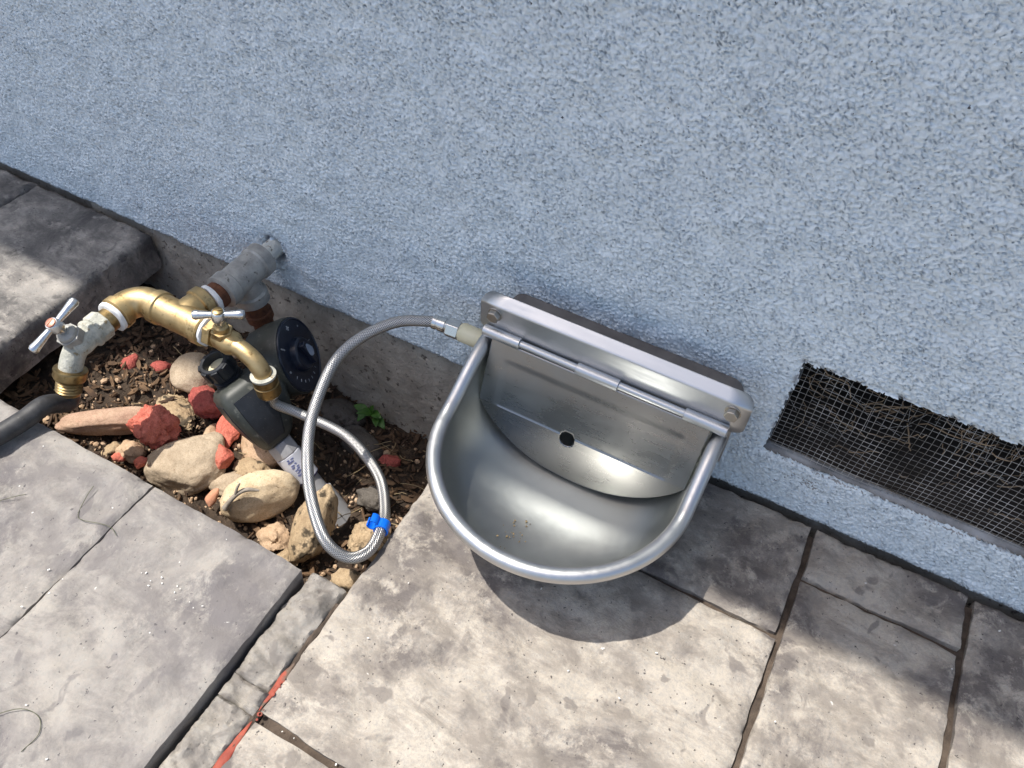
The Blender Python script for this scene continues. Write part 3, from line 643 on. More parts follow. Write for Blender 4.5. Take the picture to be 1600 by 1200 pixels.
lat('rusty_nipple', [(0, 0.0155), (0.006, 0.0168), (0.016, 0.0162)], (-0.341, -0.095, PZ), (-0.15, -1, 0), M_rust)
lat('thread_tape', [(0, 0.0178), (0.0012, 0.0186), (0.0045, 0.0188), (0.006, 0.018)], (-0.3425, -0.108, PZ), (-0.15, -1, 0), M_tape)
TC = V(-0.352, -0.1525, PZ)
bt = lat('brass_tee', [(0, 0.0170), (0.001, 0.0206), (0.011, 0.0206), (0.0125, 0.0186), (0.065, 0.0186), (0.0665, 0.0206), (0.078, 0.0206), (0.079, 0.0165)], TC + V(-0.0395, 0, 0), (1, 0, 0), M_brass)
lat('brass_branch', [(0, 0.0180), (0.024, 0.0180), (0.0255, 0.0206), (0.036, 0.0206), (0.0385, 0.0175)], TC, (0.13, 1, 0), M_brass, bt)
EC = V(-0.4195, -0.1525, PZ)
arc = [TC + V(-0.036, 0, 0), TC + V(-0.046, 0, 0)] + [V(-0.398 - 0.022 * math.sin(a), -0.1745 + 0.022 * math.cos(a), PZ) for a in np.linspace(0.0, math.pi / 2, 10)] + [V(-0.420, -0.180, PZ)]
b = MB(); b.tube(arc, 0.0180, 26); b.lathe([(0, 0.0175), (0.001, 0.0204), (0.0095, 0.0206), (0.011, 0.0175)], (-0.420, -0.1765, PZ), (0, -1, 0), 28); b.build('brass_elbow', M_brass, pipe, smooth=45)
lat('thread_tape', [(0, 0.0170), (0.001, 0.0192), (0.0055, 0.0190), (0.0065, 0.0165)], (-0.420, -0.1875, PZ), (0, -1, 0), M_tape)
lat('brass_nipple', [(0, 0.0142), (0.012, 0.0142)], (-0.420, -0.193, PZ), (0, -1, 0), M_brassd)
# left tap: lime-crusted body, spout, bonnet, tee handle
b = MB(); b.lathe([(0, 0.0150), (0.001, 0.0178), (0.014, 0.0178), (0.0155, 0.0158)], (-0.421, -0.203, PZ), (0, -1, 0), 8)
b.lathe([(0.014, 0.0160), (0.018, 0.0176), (0.021, 0.0176), (0.024, 0.0140), (0.036, 0.0150), (0.048, 0.0130)], (-0.421, -0.203, PZ), (0, -1, -0.05), 24)
lt = b.build('tap_body', M_limed, pipe, smooth=30, bevel=0.0008)
b = MB(); b.tube(smooth_path([V(-0.422, -0.236, PZ - 0.002), V(-0.4225, -0.2475, PZ - 0.008), V(-0.4235, -0.257, PZ - 0.019), V(-0.424, -0.264, PZ - 0.031)], 5), 0.0128, 22); b.build('spout', M_limed, lt, smooth=60)
st = V(-0.05, -0.35, 0.93).normalized(); S0 = V(-0.4225, -0.2405, PZ + 0.004)
b = MB(); b.lathe([(0.004, 0.0145), (0.014, 0.0145)], S0, st, 6); b.lathe([(0.014, 0.0115), (0.018, 0.0110), (0.021, 0.0075)], S0, st, 20); b.build('bonnet', M_galv, lt, smooth=25, bevel=0.0006)
def handle(parent, c, d, up, L, tiltmat, screw):
    d = Vector(d).normalized(); up = Vector(up).normalized(); b = MB()
    for sgn in (1, -1):
        b.lathe([(0.002, 0.0040), (0.008, 0.0038), (L * 0.7, 0.0050), (L - 0.004, 0.0058), (L - 0.001, 0.0046), (L, 0.0020)], c, d * sgn, 16)
    b.lathe([(-0.016, 0.0045), (-0.008, 0.0048), (-0.0065, 0.0082), (0.004, 0.0078), (0.0052, 0.0066)], c, up, 22)
    h = b.build('handle', tiltmat, parent, smooth=45)
    b = MB(); b.lathe([(0.0045, 0.0058), (0.0066, 0.0056), (0.0074, 0.0040)], c, up, 18); b.box(Vector(c) + up * 0.0076, (0.0042, 0.0006, 0.0005), (d, up.cross(d), up)); b.build('handle_screw', screw, parent, smooth=40)
handle(lt, S0 + st * 0.036, (0.06, 1.0, 0.36), st, 0.036, M_chrome, M_copper)
# right tap
lat('thread_tape', [(0, 0.0165), (0.001, 0.0182), (0.004, 0.0180), (0.005, 0.016)], (-0.3125, -0.1525, PZ), (1, 0, 0), M_tape)
b = MB(); b.lathe([(0, 0.0172), (0.010, 0.0172)], (-0.3075, -0.1525, PZ), (1, 0, 0), 6, ref=(0, 0.5, 1)); b.lathe([(0.010, 0.0125), (0.018, 0.0140), (0.032, 0.0145), (0.040, 0.0110)], (-0.3075, -0.1525, PZ), (1, -0.03, -0.06), 24)
rt = b.build('tap_body', M_brass, pipe, smooth=30, bevel=0.0006)
b = MB(); b.tube(smooth_path([V(-0.276, -0.1535, PZ - 0.001), V(-0.258, -0.155, PZ - 0.003), V(-0.243, -0.1565, PZ - 0.010), V(-0.234, -0.158, PZ - 0.020), V(-0.2325, -0.1585, PZ - 0.030)], 5), [0.0105] * 21, 20); b.build('spout', M_brass, rt, smooth=60)
s2 = V(0.10, 0.02, 1).normalized(); S1 = V(-0.287, -0.1535, PZ + 0.006)
b = MB(); b.lathe([(0.0, 0.0125), (0.010, 0.0125)], S1, s2, 6); b.lathe([(0.010, 0.0088), (0.016, 0.0082), (0.018, 0.006)], S1, s2, 20); b.build('bonnet', M_brass, rt, smooth=25, bevel=0.0006)
handle(rt, S1 + s2 * 0.034, (0.86, 0.51, 0.02), s2, 0.029, M_chrome, M_brassd)

# ------------------------------------------------------------------ black garden hose on the left tap
hose = thing('garden_hose', (-0.424, -0.264, 0.015), 'black rubber garden hose with old brass coupling on the left tap', 'hose')
ha = V(-0.02, -0.50, -0.86).normalized(); H0 = V(-0.4238, -0.2605, PZ - 0.025)
b = MB(); b.lathe([(0, 0.0140), (0.001, 0.0178), (0.003, 0.0184), (0.006, 0.0172), (0.010, 0.0182), (0.013, 0.0168), (0.0145, 0.0135)], H0, ha, 30); b.build('swivel_coupling', M_brassd, hose, smooth=40)
b = MB(); b.lathe([(0.0135, 0.0130)] + [(0.0145 + 0.0035 * k + 0.00175 * j, 0.0142 if j == 0 else 0.0128) for k in range(5) for j in (0, 1)] + [(0.0325, 0.0128)], H0, ha, 28); b.build('ferrule', M_brassd, hose, smooth=60)
P0 = H0 + ha * 0.030
b = MB(); hp = smooth_path([P0, P0 + ha * 0.014, V(-0.4225, -0.306, 0.0285), V(-0.4235, -0.330, 0.0300), V(-0.4295, -0.358, 0.0300), V(-0.443, -0.388, 0.0280), V(-0.470, -0.425, 0.0265), V(-0.53, -0.475, 0.0265), V(-0.64, -0.54, 0.0265), V(-0.80, -0.58, 0.0265)], 8)
b.tube(hp, 0.0112, 20); b.build('hose_pipe', M_rubber, hose, smooth=60)

# ------------------------------------------------------------------ braided connector hose
bh = thing('braided_hose', (-0.10, -0.20, 0.0), 'braided stainless steel hose looping from brass tap to bowl', 'hose')
CP = V(-0.2325, -0.1586, PZ - 0.024); ca = V(0.10, -0.02, -1).normalized()
b = MB(); b.lathe([(0, 0.0110), (0.0008, 0.0150), (0.0022, 0.0152), (0.0050, 0.0140)], CP, ca, 28); b.build('washer_flange', M_limed, bh)
b = MB(); b.lathe([(0.0050, 0.0145), (0.013, 0.0146), (0.0138, 0.0134), (0.0150, 0.0134), (0.0158, 0.0146), (0.0300, 0.0142), (0.0315, 0.0120)], CP, ca, 32); b.build('brass_coupling', M_brassd, bh)
b = MB(); b.lathe([(0.0305, 0.0118), (0.0335, 0.0122), (0.0350, 0.0090), (0.038, 0.0076)], CP, ca, 20); b.build('steel_collar', M_nut, bh)
q0 = CP + ca * 0.037
path = smooth_path([q0, q0 + V(0.005, 0.001, -0.014), V(-0.200, -0.150, -0.0145), V(-0.133, -0.148, -0.0165), V(-0.068, -0.177, -0.010), V(-0.030, -0.217, 0.000), V(-0.0155, -0.247, 0.0075), V(-0.0135, -0.273, 0.010), V(-0.027, -0.289, 0.015), V(-0.052, -0.288, 0.03), V(-0.086, -0.261, 0.05), V(-0.111, -0.228, 0.07), V(-0.127, -0.193, 0.085), V(-0.135, -0.145, 0.105), V(-0.125, -0.110, 0.118), V(-0.099, -0.075, 0.127), V(-0.064, -0.0535, 0.1275)], 10)
b = MB(); b.tube(path, 0.0061, 20); b.build('braided_sleeve', M_braid, bh, smooth=60)
E0 = V(-0.066, -0.0542, 0.1275); ea = (V(-0.0335, -0.0505, 0.1255) - E0).normalized()
b = MB(); b.lathe([(0, 0.0074), (0.001, 0.0082), (0.005, 0.0080), (0.0055, 0.0073), (0.007, 0.0073), (0.0075, 0.0081), (0.0145, 0.0081), (0.0155, 0.0070), (0.019, 0.0070)], E0, ea, 22); b.build('crimp_ferrule', M_nut, bh, smooth=40)
b = MB(); b.lathe([(0.0165, 0.0098), (0.0178, 0.0112), (0.0312, 0.0112), (0.0325, 0.0100)], E0, ea, 6, ref=(0, 0.55, 1)); b.build('hex_nut', M_nut, bh, smooth=20, bevel=0.0005)
# blue clip round the hose
kc = V(-0.0200, -0.2385, 0.0065); i0 = min(range(len(path)), key=lambda i: (path[i] - kc).length); ct = (path[i0 + 1] - path[i0 - 1]).normalized(); kc = path[i0]
def cring(b, c, ax, r, th, L, a0, a1, ref):
    u, w_ = frame(ax, ref); rows = []
    for k in range(25):
        a = math.radians(a0 + (a1 - a0) * k / 24); d = u * math.cos(a) + w_ * math.sin(a)
        rows.append([c + d * r - ax * L / 2, c + d * (r + th) - ax * L / 2, c + d * (r + th) + ax * L / 2, c + d * r + ax * L / 2])
    b.loft(rows)
b = MB(); cring(b, kc, ct, 0.0064, 0.0015, 0.012, 0, 360, (0, 0, 1))
side = V(-0.75, 0.35, 0.25); side = (side - ct * side.dot(ct)).normalized()
cring(b, kc + side * 0.0110 - ct * 0.001, ct, 0.0050, 0.0014, 0.0115, 40, 320, side)
tag(b.build('hose_clip', M_blue, origin=kc, smooth=40), 'bright blue plastic clip on the loop of braided hose', 'clip')

# ------------------------------------------------------------------ water timer on a leaning plastic pipe
I = V(-0.2995, -0.165, 0.028); O = V(-0.226, -0.171, -0.064); BT = V(-0.135, -0.181, -0.160)
ta = (O - I).normalized(); L_ = (O - I).length
tn = V(0.45, -0.25, 0.86); tn = (tn - ta * tn.dot(ta)).normalized(); tw = tn.cross(ta); 
if tw.y < 0: tw = -tw
timer = thing('water_timer', O, 'dark green-black plastic hose timer with round dial and open screw inlet', 'water timer')
def rrect(c, u, v, hu, hv, r, seg=4):
    out = []
    for (su, sv, a0) in ((1, 1, 0), (-1, 1, 90), (-1, -1, 180), (1, -1, 270)):
        for k in range(seg + 1):
            a = math.radians(a0 + 90 * k / seg); out.append(c + u * (su * (hu - r) + r * math.cos(a)) + v * (sv * (hv - r) + r * math.sin(a)))
    return out
def ctr(s, ow=0.0, on=0.0): return I + ta * s + tw * ow + tn * on
b = MB(); secs = [(0.024, 0.006, 0.018, 0.017), (0.027, 0.008, 0.030, 0.025), (0.034, 0.010, 0.037, 0.0295), (0.060, 0.010, 0.038, 0.0310), (0.090, 0.006, 0.031, 0.0265), (0.110, 0.001, 0.0225, 0.0205), (0.115, 0.0, 0.018, 0.0165)]
b.loft([rrect(ctr(s, ow), tw, tn, hu, hv, min(hu, hv) * 0.42) for s, ow, hu, hv in secs]); body = b.build('timer_body', M_timer, timer, smooth=50)
b = MB(); b.loft([rrect(ctr(s, ow - hu * 0.16, hv - 0.0012), tw, tn, hu * 0.56, 0.0025, 0.002) for s, ow, hu, hv in ((0.040, 0.010, 0.0372, 0.0298), (0.060, 0.010, 0.038, 0.0310), (0.088, 0.006, 0.0315, 0.0268), (0.107, 0.002, 0.0235, 0.0212))]); b.build('front_panel', M_panel, timer, smooth=40)
b = MB(); b.loft([rrect(ctr(s, ow - hu + 0.0010, 0), tn, tw, hv * 0.62, 0.0022, 0.002) for s, ow, hu, hv in ((0.040, 0.010, 0.0372, 0.0298), (0.060, 0.010, 0.038, 0.0310), (0.088, 0.006, 0.0315, 0.0268), (0.107, 0.002, 0.0235, 0.0212))]); b.build('side_panel', M_panel, timer, smooth=40)
na = (ta * 0.45 + V(0.05, 0.30, -0.85)).normalized()
b = MB(); b.lathe([(0.010, 0.0150), (0.0165, 0.0150), (0.017, 0.0175), (0.020, 0.0178), (0.0205, 0.0160), (0.023, 0.0160), (0.0235, 0.0182), (0.030, 0.0185)], I, na, 30); b.build('inlet_neck', M_panel, timer)
# open swivel nut with grip lugs
b = MB(); u_, v_ = frame(na); rows = []
for (s, ri, ro) in ((-0.010, 0.0135, 0.0168), (-0.009, 0.0132, 0.0182), (0.008, 0.0132, 0.0188), (0.012, 0.0128, 0.0172)): rows.append((s, ri, ro))
prof = [(s, ro) for s, ri, ro in rows] + [(s, ri) for s, ri, ro in rows[::-1]] + [rows[0][::2]]
b.lathe([(p[0], p[1]) for p in prof], I, na, 32, False, False)
for k in range(8):
    a = 2 * math.pi * k / 8; d = u_ * math.cos(a) + v_ * math.sin(a); b.box(I + d * 0.0188, (0.0016, 0.0042, 0.0085), (d, na.cross(d), na))
b.build('swivel_nut', M_panel, timer, smooth=40, bevel=0.0006)
b = MB(); b.lathe([(0.0, 0.0126), (0.002, 0.0126)], I + na * 0.001, na, 24); b.build('filter_washer', M_cream, timer)
# dial head
D = V(-0.249, -0.084, 0.0); dn = V(0.82, 0.42, 0.39).normalized(); du, dv = frame(dn, (0, 0, 1))
b = MB(); b.lathe([(-0.056, 0.034), (-0.050, 0.043), (-0.030, 0.0475), (-0.004, 0.0495), (0.0, 0.0485)], D, dn, 44); head = b.build('dial_housing', M_timer, timer, smooth=35)
b = MB(); mid = D - dn * 0.028
b.loft([rrect(ctr(0.062, 0.008), ta, tn, 0.030, 0.019, 0.010), rrect((ctr(0.062, 0.02) + mid) / 2, ta, tn, 0.031, 0.020, 0.010), rrect(mid, ta, tn, 0.030, 0.022, 0.010)]); b.build('neck', M_timer, timer, smooth=50)
b = MB(); b.lathe([(-0.001, 0.0476), (0.0022, 0.0474), (0.0028, 0.0458), (0.0012, 0.0448), (0.0012, 0.001)], D, dn, 44, True, True); dial = b.build('dial_face', M_navy, timer, smooth=30)
b = MB(); b.lathe([(0.0005, 0.0225), (0.0085, 0.0210), (0.0100, 0.0190), (0.0100, 0.001)], D, dn, 28); b.box(D + dn * 0.0125, (0.016, 0.0042, 0.0042), (du, dv, dn)); b.build('knob', M_navy, dial, smooth=30, bevel=0.0008)
def onface(r, ang, h=0.0016): a = math.radians(ang); return D + (du * math.cos(a) + dv * math.sin(a)) * r + dn * h
def facebox(c, hu, hv, rot=0):
    a = math.radians(rot); e1 = du * math.cos(a) + dv * math.sin(a); b = MB(); b.box(c, (hu, hv, 0.0004), (e1, dn.cross(e1), dn)); return b
# which way is right/up on the dial as seen from the front
facebox(onface(0.037, 32), 0.0042, 0.0009, 32).build('minus_mark', M_mark, dial, smooth=0)
b = facebox(onface(0.037, -22), 0.0030, 0.0008, -22); b2 = facebox(onface(0.037, -22, 0.0017), 0.0008, 0.0030, -22); b.add(b2.v, b2.f); b.build('plus_mark', M_mark, dial, smooth=0)
b = MB(); b.lathe([(0, 0.0018), (0.0006, 0.0016)], onface(0.037, 78, 0.001), dn, 14); b.build('dot_mark', M_mark, dial)
b = MB(); b.lathe([(0, 0.0012), (0.0006, 0.0010)], onface(0.038, -62, 0.001), dn, 14); b.build('dot_mark', M_mark, dial)
for k in range(11):
    facebox(onface(0.034, 100 + k * 15.5), 0.0018, 0.00026, 100 + k * 15.5).build('tick_mark', M_mark, dial, smooth=0)
b = MB(); pts = []
for k in range(24):
    a = 2 * math.pi * k / 24; r = 0.0062; x = r * math.cos(a); y = r * math.sin(a); y += 0.006 * max(0, math.sin(a)) ** 3; pts.append((x, y))
cdrop = D + dn * 0.0168 - dv * 0.002
b.loft([[cdrop + dv * x + du * y for x, y in pts], [cdrop + dn * 0.0006 + dv * x + du * y for x, y in pts]]); b.build('drop_emblem', M_drop, dial, smooth=0)

pvc = thing('plastic_pipe', BT, 'leaning grey and white plastic water pipe below the hose timer', 'pipe')
pa = (BT - O).normalized()
b = MB(); b.lathe([(-0.006, 0.0125), (0.000, 0.0125), (0.0005, 0.0165), (0.003, 0.0172), (0.019, 0.0172), (0.020, 0.0160)], O, pa, 8); b.build('threaded_adapter', M_pvcg, pvc, smooth=25, bevel=0.0008)
cpl = MB(); cpl.lathe([(0.020, 0.0160), (0.0205, 0.0168), (0.058, 0.0166), (0.0595, 0.0150)], O, pa, 32); coupling = cpl.build('coupling', M_pvcw, pvc)
lat('primer_ring', [(0.0575, 0.01675), (0.0605, 0.0146)], O, pa, M_prim, pvc)
lat('pipe', [(0.055, 0.0134), (0.105, 0.0134)], O, pa, M_pvcg, pvc)
lat('lower_coupling', [(0.084, 0.0140), (0.0845, 0.0172), (0.150, 0.0172)], O, pa, M_pvcg, pvc)
lat('primer_ring', [(0.081, 0.0137), (0.0842, 0.0150), (0.0847, 0.0166)], O, pa, M_prim, pvc)
camv = (V(0.28, -0.57, 0.75) - O).normalized(); e_u = (camv - pa * camv.dot(pa)).normalized(); e_v = pa.cross(e_u); rr = random.Random(11)
for row, (aa, L0) in enumerate(((18, 0.024), (2, 0.024))):
    s = L0
    for k in range(7):
        wd = rr.uniform(0.0010, 0.0017); b = MB()
        for piece in range(3):
            a = math.radians(aa + rr.uniform(-5, 5)); d = e_u * math.cos(a) + e_v * math.sin(a); b.box(O + pa * (s + rr.uniform(-0.0006, 0.0006)) + d * 0.01685, (0.0004, rr.uniform(0.0004, 0.0022), wd * rr.uniform(0.25, 0.6)), (d, pa.cross(d), pa))
        b.build('printed_character', M_ink, coupling, smooth=0); s += wd * 2 + 0.0011

# ------------------------------------------------------------------ stones and bits of red brick in the pit
def rock(name, c, r, mat, label, cat, seed, rot=(0, 0, 0), flat=7, rough=0.10, sub=4, fine=0.03, group=None, sink=True):
    bm = bmesh.new(); bmesh.ops.create_icosphere(bm, subdivisions=sub, radius=1.0); rr = random.Random(seed)
    planes = [(Vector((rr.gauss(0, 1), rr.gauss(0, 1), rr.gauss(0, 1))).normalized(), rr.uniform(0.62, 0.9)) for _ in range(flat)]
    Rm = Matrix.Rotation(rot[2], 3, 'Z') @ Matrix.Rotation(rot[1], 3, 'Y') @ Matrix.Rotation(rot[0], 3, 'X'); S = Vector((seed * 3.1, seed * 1.7, seed * 0.9))
    for v in bm.verts:
        p = v.co.copy()
        for n, d in planes:
            e = p.dot(n) - d
            if e > 0: p -= n * e * 0.7
        k = rough * noise.noise(p * 1.6 + S) * 1.4 + rough * 0.6 * noise.noise(p * 3.7 + S) + fine * noise.noise(p * 9 + S) + fine * 0.6 * noise.noise(p * 21 + S)
        p = p * (1 + k); v.co = Rm @ Vector((p.x * r[0], p.y * r[1], p.z * r[2]))
    me = bpy.data.meshes.new(name); bm.to_mesh(me); bm.free()
    o = finish(name, me, mat, None, Vector(c), smooth=180 if fine < 0.05 else 45); tag(o, label, cat, group); return o
S_pink = stone('pinkish_stone', (0.46, 0.30, 0.22), (0.62, 0.45, 0.33), (0.66, 0.44, 0.33), 24, (0.62, 0.75))
S_grey = stone('grey_tan_stone', (0.44, 0.36, 0.265), (0.62, 0.52, 0.39), (0.28, 0.16, 0.10), 26, (0.66, 0.72), 50)
S_cream = stone('cream_stone', (0.66, 0.52, 0.34), (0.82, 0.69, 0.49), (0.28, 0.20, 0.11), 40, (0.64, 0.70), 160, 0.3)
S_mott = stone('mottled_stone', (0.36, 0.265, 0.16), (0.62, 0.49, 0.32), (0.09, 0.07, 0.045), 30, (0.53, 0.62), 60)
S_tan = stone('tan_stone', (0.50, 0.35, 0.22), (0.68, 0.51, 0.36), (0.24, 0.165, 0.10), 34, (0.6, 0.7), 90)
S_dark = stone('dark_grey_stone', (0.10, 0.09, 0.08), (0.18, 0.165, 0.145), (0.06, 0.052, 0.045), 30, (0.55, 0.65), 80)
S_red = stone('red_brick_chunk', (0.66, 0.165, 0.115), (0.82, 0.27, 0.195), (0.50, 0.11, 0.075), 50, (0.56, 0.68), 85, 0.9)
S_red_shaded = stone('shaded_red_brick', (0.42, 0.085, 0.072), (0.60, 0.16, 0.13), (0.30, 0.07, 0.055), 50, (0.58, 0.70), 85, 0.9)  # shaded copy of the red brick, the shade put into its colour
S_orange = mk('orange_flake', (0.52, 0.24, 0.14), (0.60, 0.30, 0.19), 60, 0.9, 0, 0.4, 150, 0.002)
G1 = 'stones in the pit'; G2 = 'red brick bits in the pit'
rock('stone', (-0.452, -0.240, -0.094), (0.064, 0.020, 0.018), S_pink, 'long flat pinkish-brown stone beside the lower paving edge', 'stone', 3, (0.2, 0.0, 0.62), 6, 0.07, 5, 0.02, G1)
rock('brick_chunk', (-0.383, -0.222, -0.078), (0.033, 0.025, 0.024), S_red, 'largest bright red chunk, lying on the grey tan stone', 'brick chunk', 5, (0.3, 0.2, 0.1), 6, 0.22, 5, 0.10, G2)
rock('stone', (-0.396, -0.256, -0.101), (0.017, 0.016, 0.014), S_tan, 'small crumbly tan stone just below the largest red chunk', 'stone', 8, (0, 0, 0.3), 6, 0.18, 4, 0.06, G1)
rock('stone', (-0.420, -0.266, -0.106), (0.015, 0.012, 0.011), S_mott, 'small round brown stone left of the crumbly tan stone', 'stone', 9, (0, 0, 0.8), 5, 0.12, 4, 0.03, G1)
rock('brick_chip', (-0.403, -0.273, -0.099), (0.009, 0.006, 0.006), S_red, 'tiny red chip left of another, against the paving edge', 'brick chunk', 12, (0, 0, 0.4), 6, 0.2, 3, 0.05, G2)
rock('brick_chip', (-0.371, -0.266, -0.095), (0.009, 0.008, 0.007), S_red, 'tiny red chip touching the big grey tan stone', 'brick chunk', 13, (0, 0, 1.1), 6, 0.2, 3, 0.05, G2)
rock('stone', (-0.326, -0.234, -0.103), (0.052, 0.044, 0.028), S_grey, 'big smooth grey tan stone with a rounded triangular top', 'stone', 16, (0.12, -0.08, 0.9), 6, 0.07, 5, 0.012, G1)
rock('stone', (-0.330, -0.190, -0.108), (0.013, 0.022, 0.014), S_tan, 'narrow tan stone between grey tan stone and upper red flake', 'stone', 17, (0, 0, 0.3), 6, 0.12, 4, 0.04, G1)
rock('brick_chunk', (-0.368, -0.150, -0.098), (0.026, 0.021, 0.022), S_red_shaded, 'dark red chunk in shade left of the timer body', 'brick chunk', 21, (0.3, 0.4, 0.1), 8, 0.18, 4, 0.07, G2)
rock('brick_flake', (-0.316, -0.170, -0.099), (0.015, 0.026, 0.008), S_red, 'flat elongated red flake under the timer body', 'brick chunk', 22, (0.25, 0.1, 0.5), 8, 0.14, 4, 0.04, G2)
rock('brick_chunk', (-0.290, -0.211, -0.094), (0.017, 0.018, 0.012), S_red, 'rounded red piece between grey tan stone and cream cobble', 'brick chunk', 23, (0.1, 0, 0.2), 7, 0.10, 4, 0.03, G2)
rock('stone', (-0.268, -0.160, -0.112), (0.042, 0.028, 0.024), S_tan, 'smooth tan stone half hidden under the hose timer', 'stone', 24, (0, 0.1, -0.5), 5, 0.08, 4, 0.02, G1)
rock('stone', (-0.255, -0.200, -0.112), (0.024, 0.018, 0.012), S_mott, 'gritty pale stone behind the cream cobble', 'stone', 25, (0, 0, 0.2), 5, 0.16, 4, 0.07, G1)
rock('stone', (-0.209, -0.233, -0.090), (0.047, 0.029, 0.031), S_cream, 'large egg-shaped cream cobble near the foot of the pipe', 'stone', 26, (0.1, 0.1, 0.95), 2, 0.06, 5, 0.008, G1)
rock('stone', (-0.262, -0.226, -0.112), (0.030, 0.018, 0.010), S_grey, 'thin grey stone tucked under the cream cobble', 'stone', 27, (0, 0.1, 0.7), 6, 0.08, 4, 0.02, G1)
rock('brick_flake', (-0.262, -0.260, -0.098), (0.007, 0.013, 0.005), S_orange, 'pale orange flake left of the cream cobble', 'brick chunk', 28, (0.5, 0.3, 0.2), 6, 0.15, 3, 0.03, G2)
rock('stone', (-0.127, -0.233, -0.086), (0.023, 0.050, 0.024), S_mott, 'long mottled tan stone inside the hose loop', 'stone', 53, (0.15, 0.1, 0.28), 5, 0.09, 5, 0.03, G1)
rock('stone', (-0.066, -0.212, -0.100), (0.027, 0.024, 0.020), S_mott, 'knobbly mottled stone beside the blue clip', 'stone', 32, (0, 0, 0.6), 8, 0.20, 5, 0.07, G1)
rock('stone', (-0.104, -0.150, -0.128), (0.024, 0.016, 0.014), S_dark, 'dark rough stone in shade behind the pipe foot', 'stone', 33, (0, 0, 0.3), 7, 0.18, 4, 0.06, G1)
rock('stone', (-0.418, -0.118, -0.100), (0.036, 0.030, 0.024), S_grey, 'shaded grey stone left of the timer inlet', 'stone', 34, (0, 0.1, 0.2), 6, 0.08, 4, 0.015, G1)
rock('brick_chip', (-0.515, -0.146, -0.106), (0.012, 0.017, 0.010), S_red_shaded, 'dull red chip on the bark, nearer the left tap', 'brick chunk', 36, (0.2, 0, 0.2), 8, 0.14, 3, 0.05, G2)
rock('brick_chip', (-0.472, -0.130, -0.107), (0.015, 0.010, 0.009), S_red_shaded, 'dull red chip on the bark below the brass tee', 'brick chunk', 37, (0, 0.2, 0.5), 8, 0.14, 3, 0.05, G2)
rock('dirt_clod', (-0.166, -0.262, -0.108), (0.022, 0.017, 0.013), S_tan, 'crumbly tan clod below the cream cobble', 'clod', 38, (0, 0, 0.4), 8, 0.25, 4, 0.10, G1)
rock('dirt_clod', (-0.135, -0.280, -0.108), (0.020, 0.014, 0.012), S_mott, 'crumbly brown clod at the corner of the grey paving', 'clod', 39, (0, 0, 1.0), 8, 0.25, 4, 0.10, G1)
rock('stone', (-0.036, -0.288, -0.050), (0.019, 0.014, 0.013), S_mott, 'small brown stone at the top of the paving seam', 'stone', 41, (0, 0, 0.5), 6, 0.12, 4, 0.03, G1)
rock('stone', (-0.236, -0.046, -0.150), (0.040, 0.022, 0.018), S_dark, 'dark grey stone against the foundation left of the weed', 'stone', 42, (0, 0.1, 0.2), 6, 0.12, 4, 0.04, G1)
rock('stone', (-0.178, -0.075, -0.158), (0.042, 0.022, 0.016), S_dark, 'flat dark grey stone below the little green weed', 'stone', 43, (0, 0.1, -0.3), 6, 0.12, 4, 0.04, G1)
rock('brick_chip', (-0.128, -0.080, -0.146), (0.016, 0.010, 0.008), S_red_shaded, 'dim red scrap in shade right of the weed', 'brick chunk', 44, (0, 0, 0.3), 8, 0.2, 3, 0.06, G2)
rock('stone', (-0.402, -0.178, -0.112), (0.034, 0.024, 0.010), S_mott, 'sandy gravel lump above the largest red chunk', 'stone', 45, (0, 0, -0.3), 5, 0.2, 5, 0.10, G1)
rock('stone', (-0.365, -0.205, -0.116), (0.016, 0.012, 0.008), S_tan, 'little tan pebble right of the largest red chunk', 'stone', 46, (0, 0, -0.3), 5, 0.15, 3, 0.04, G1)
b = MB(); tw_ = smooth_path([V(-0.222, -0.274, -0.072), V(-0.215, -0.262, -0.058), V(-0.206, -0.250, -0.052), V(-0.192, -0.243, -0.052)], 5)
b.tube(tw_, [0.0040, 0.0034, 0.003, 0.003, 0.0028, 0.0028, 0.0026, 0.0026, 0.0025, 0.0027, 0.0028, 0.0026, 0.0024, 0.0022, 0.0018, 0.001], 8)
b.tube([V(-0.214, -0.2605, -0.057), V(-0.213, -0.255, -0.047), V(-0.211, -0.251, -0.041)], [0.002, 0.0016, 0.0012], 7)
tag(b.build('twig', M_twig, origin=(-0.222, -0.274, -0.075), smooth=60), 'short forked grey twig leaning on the cream cobble', 'twig')

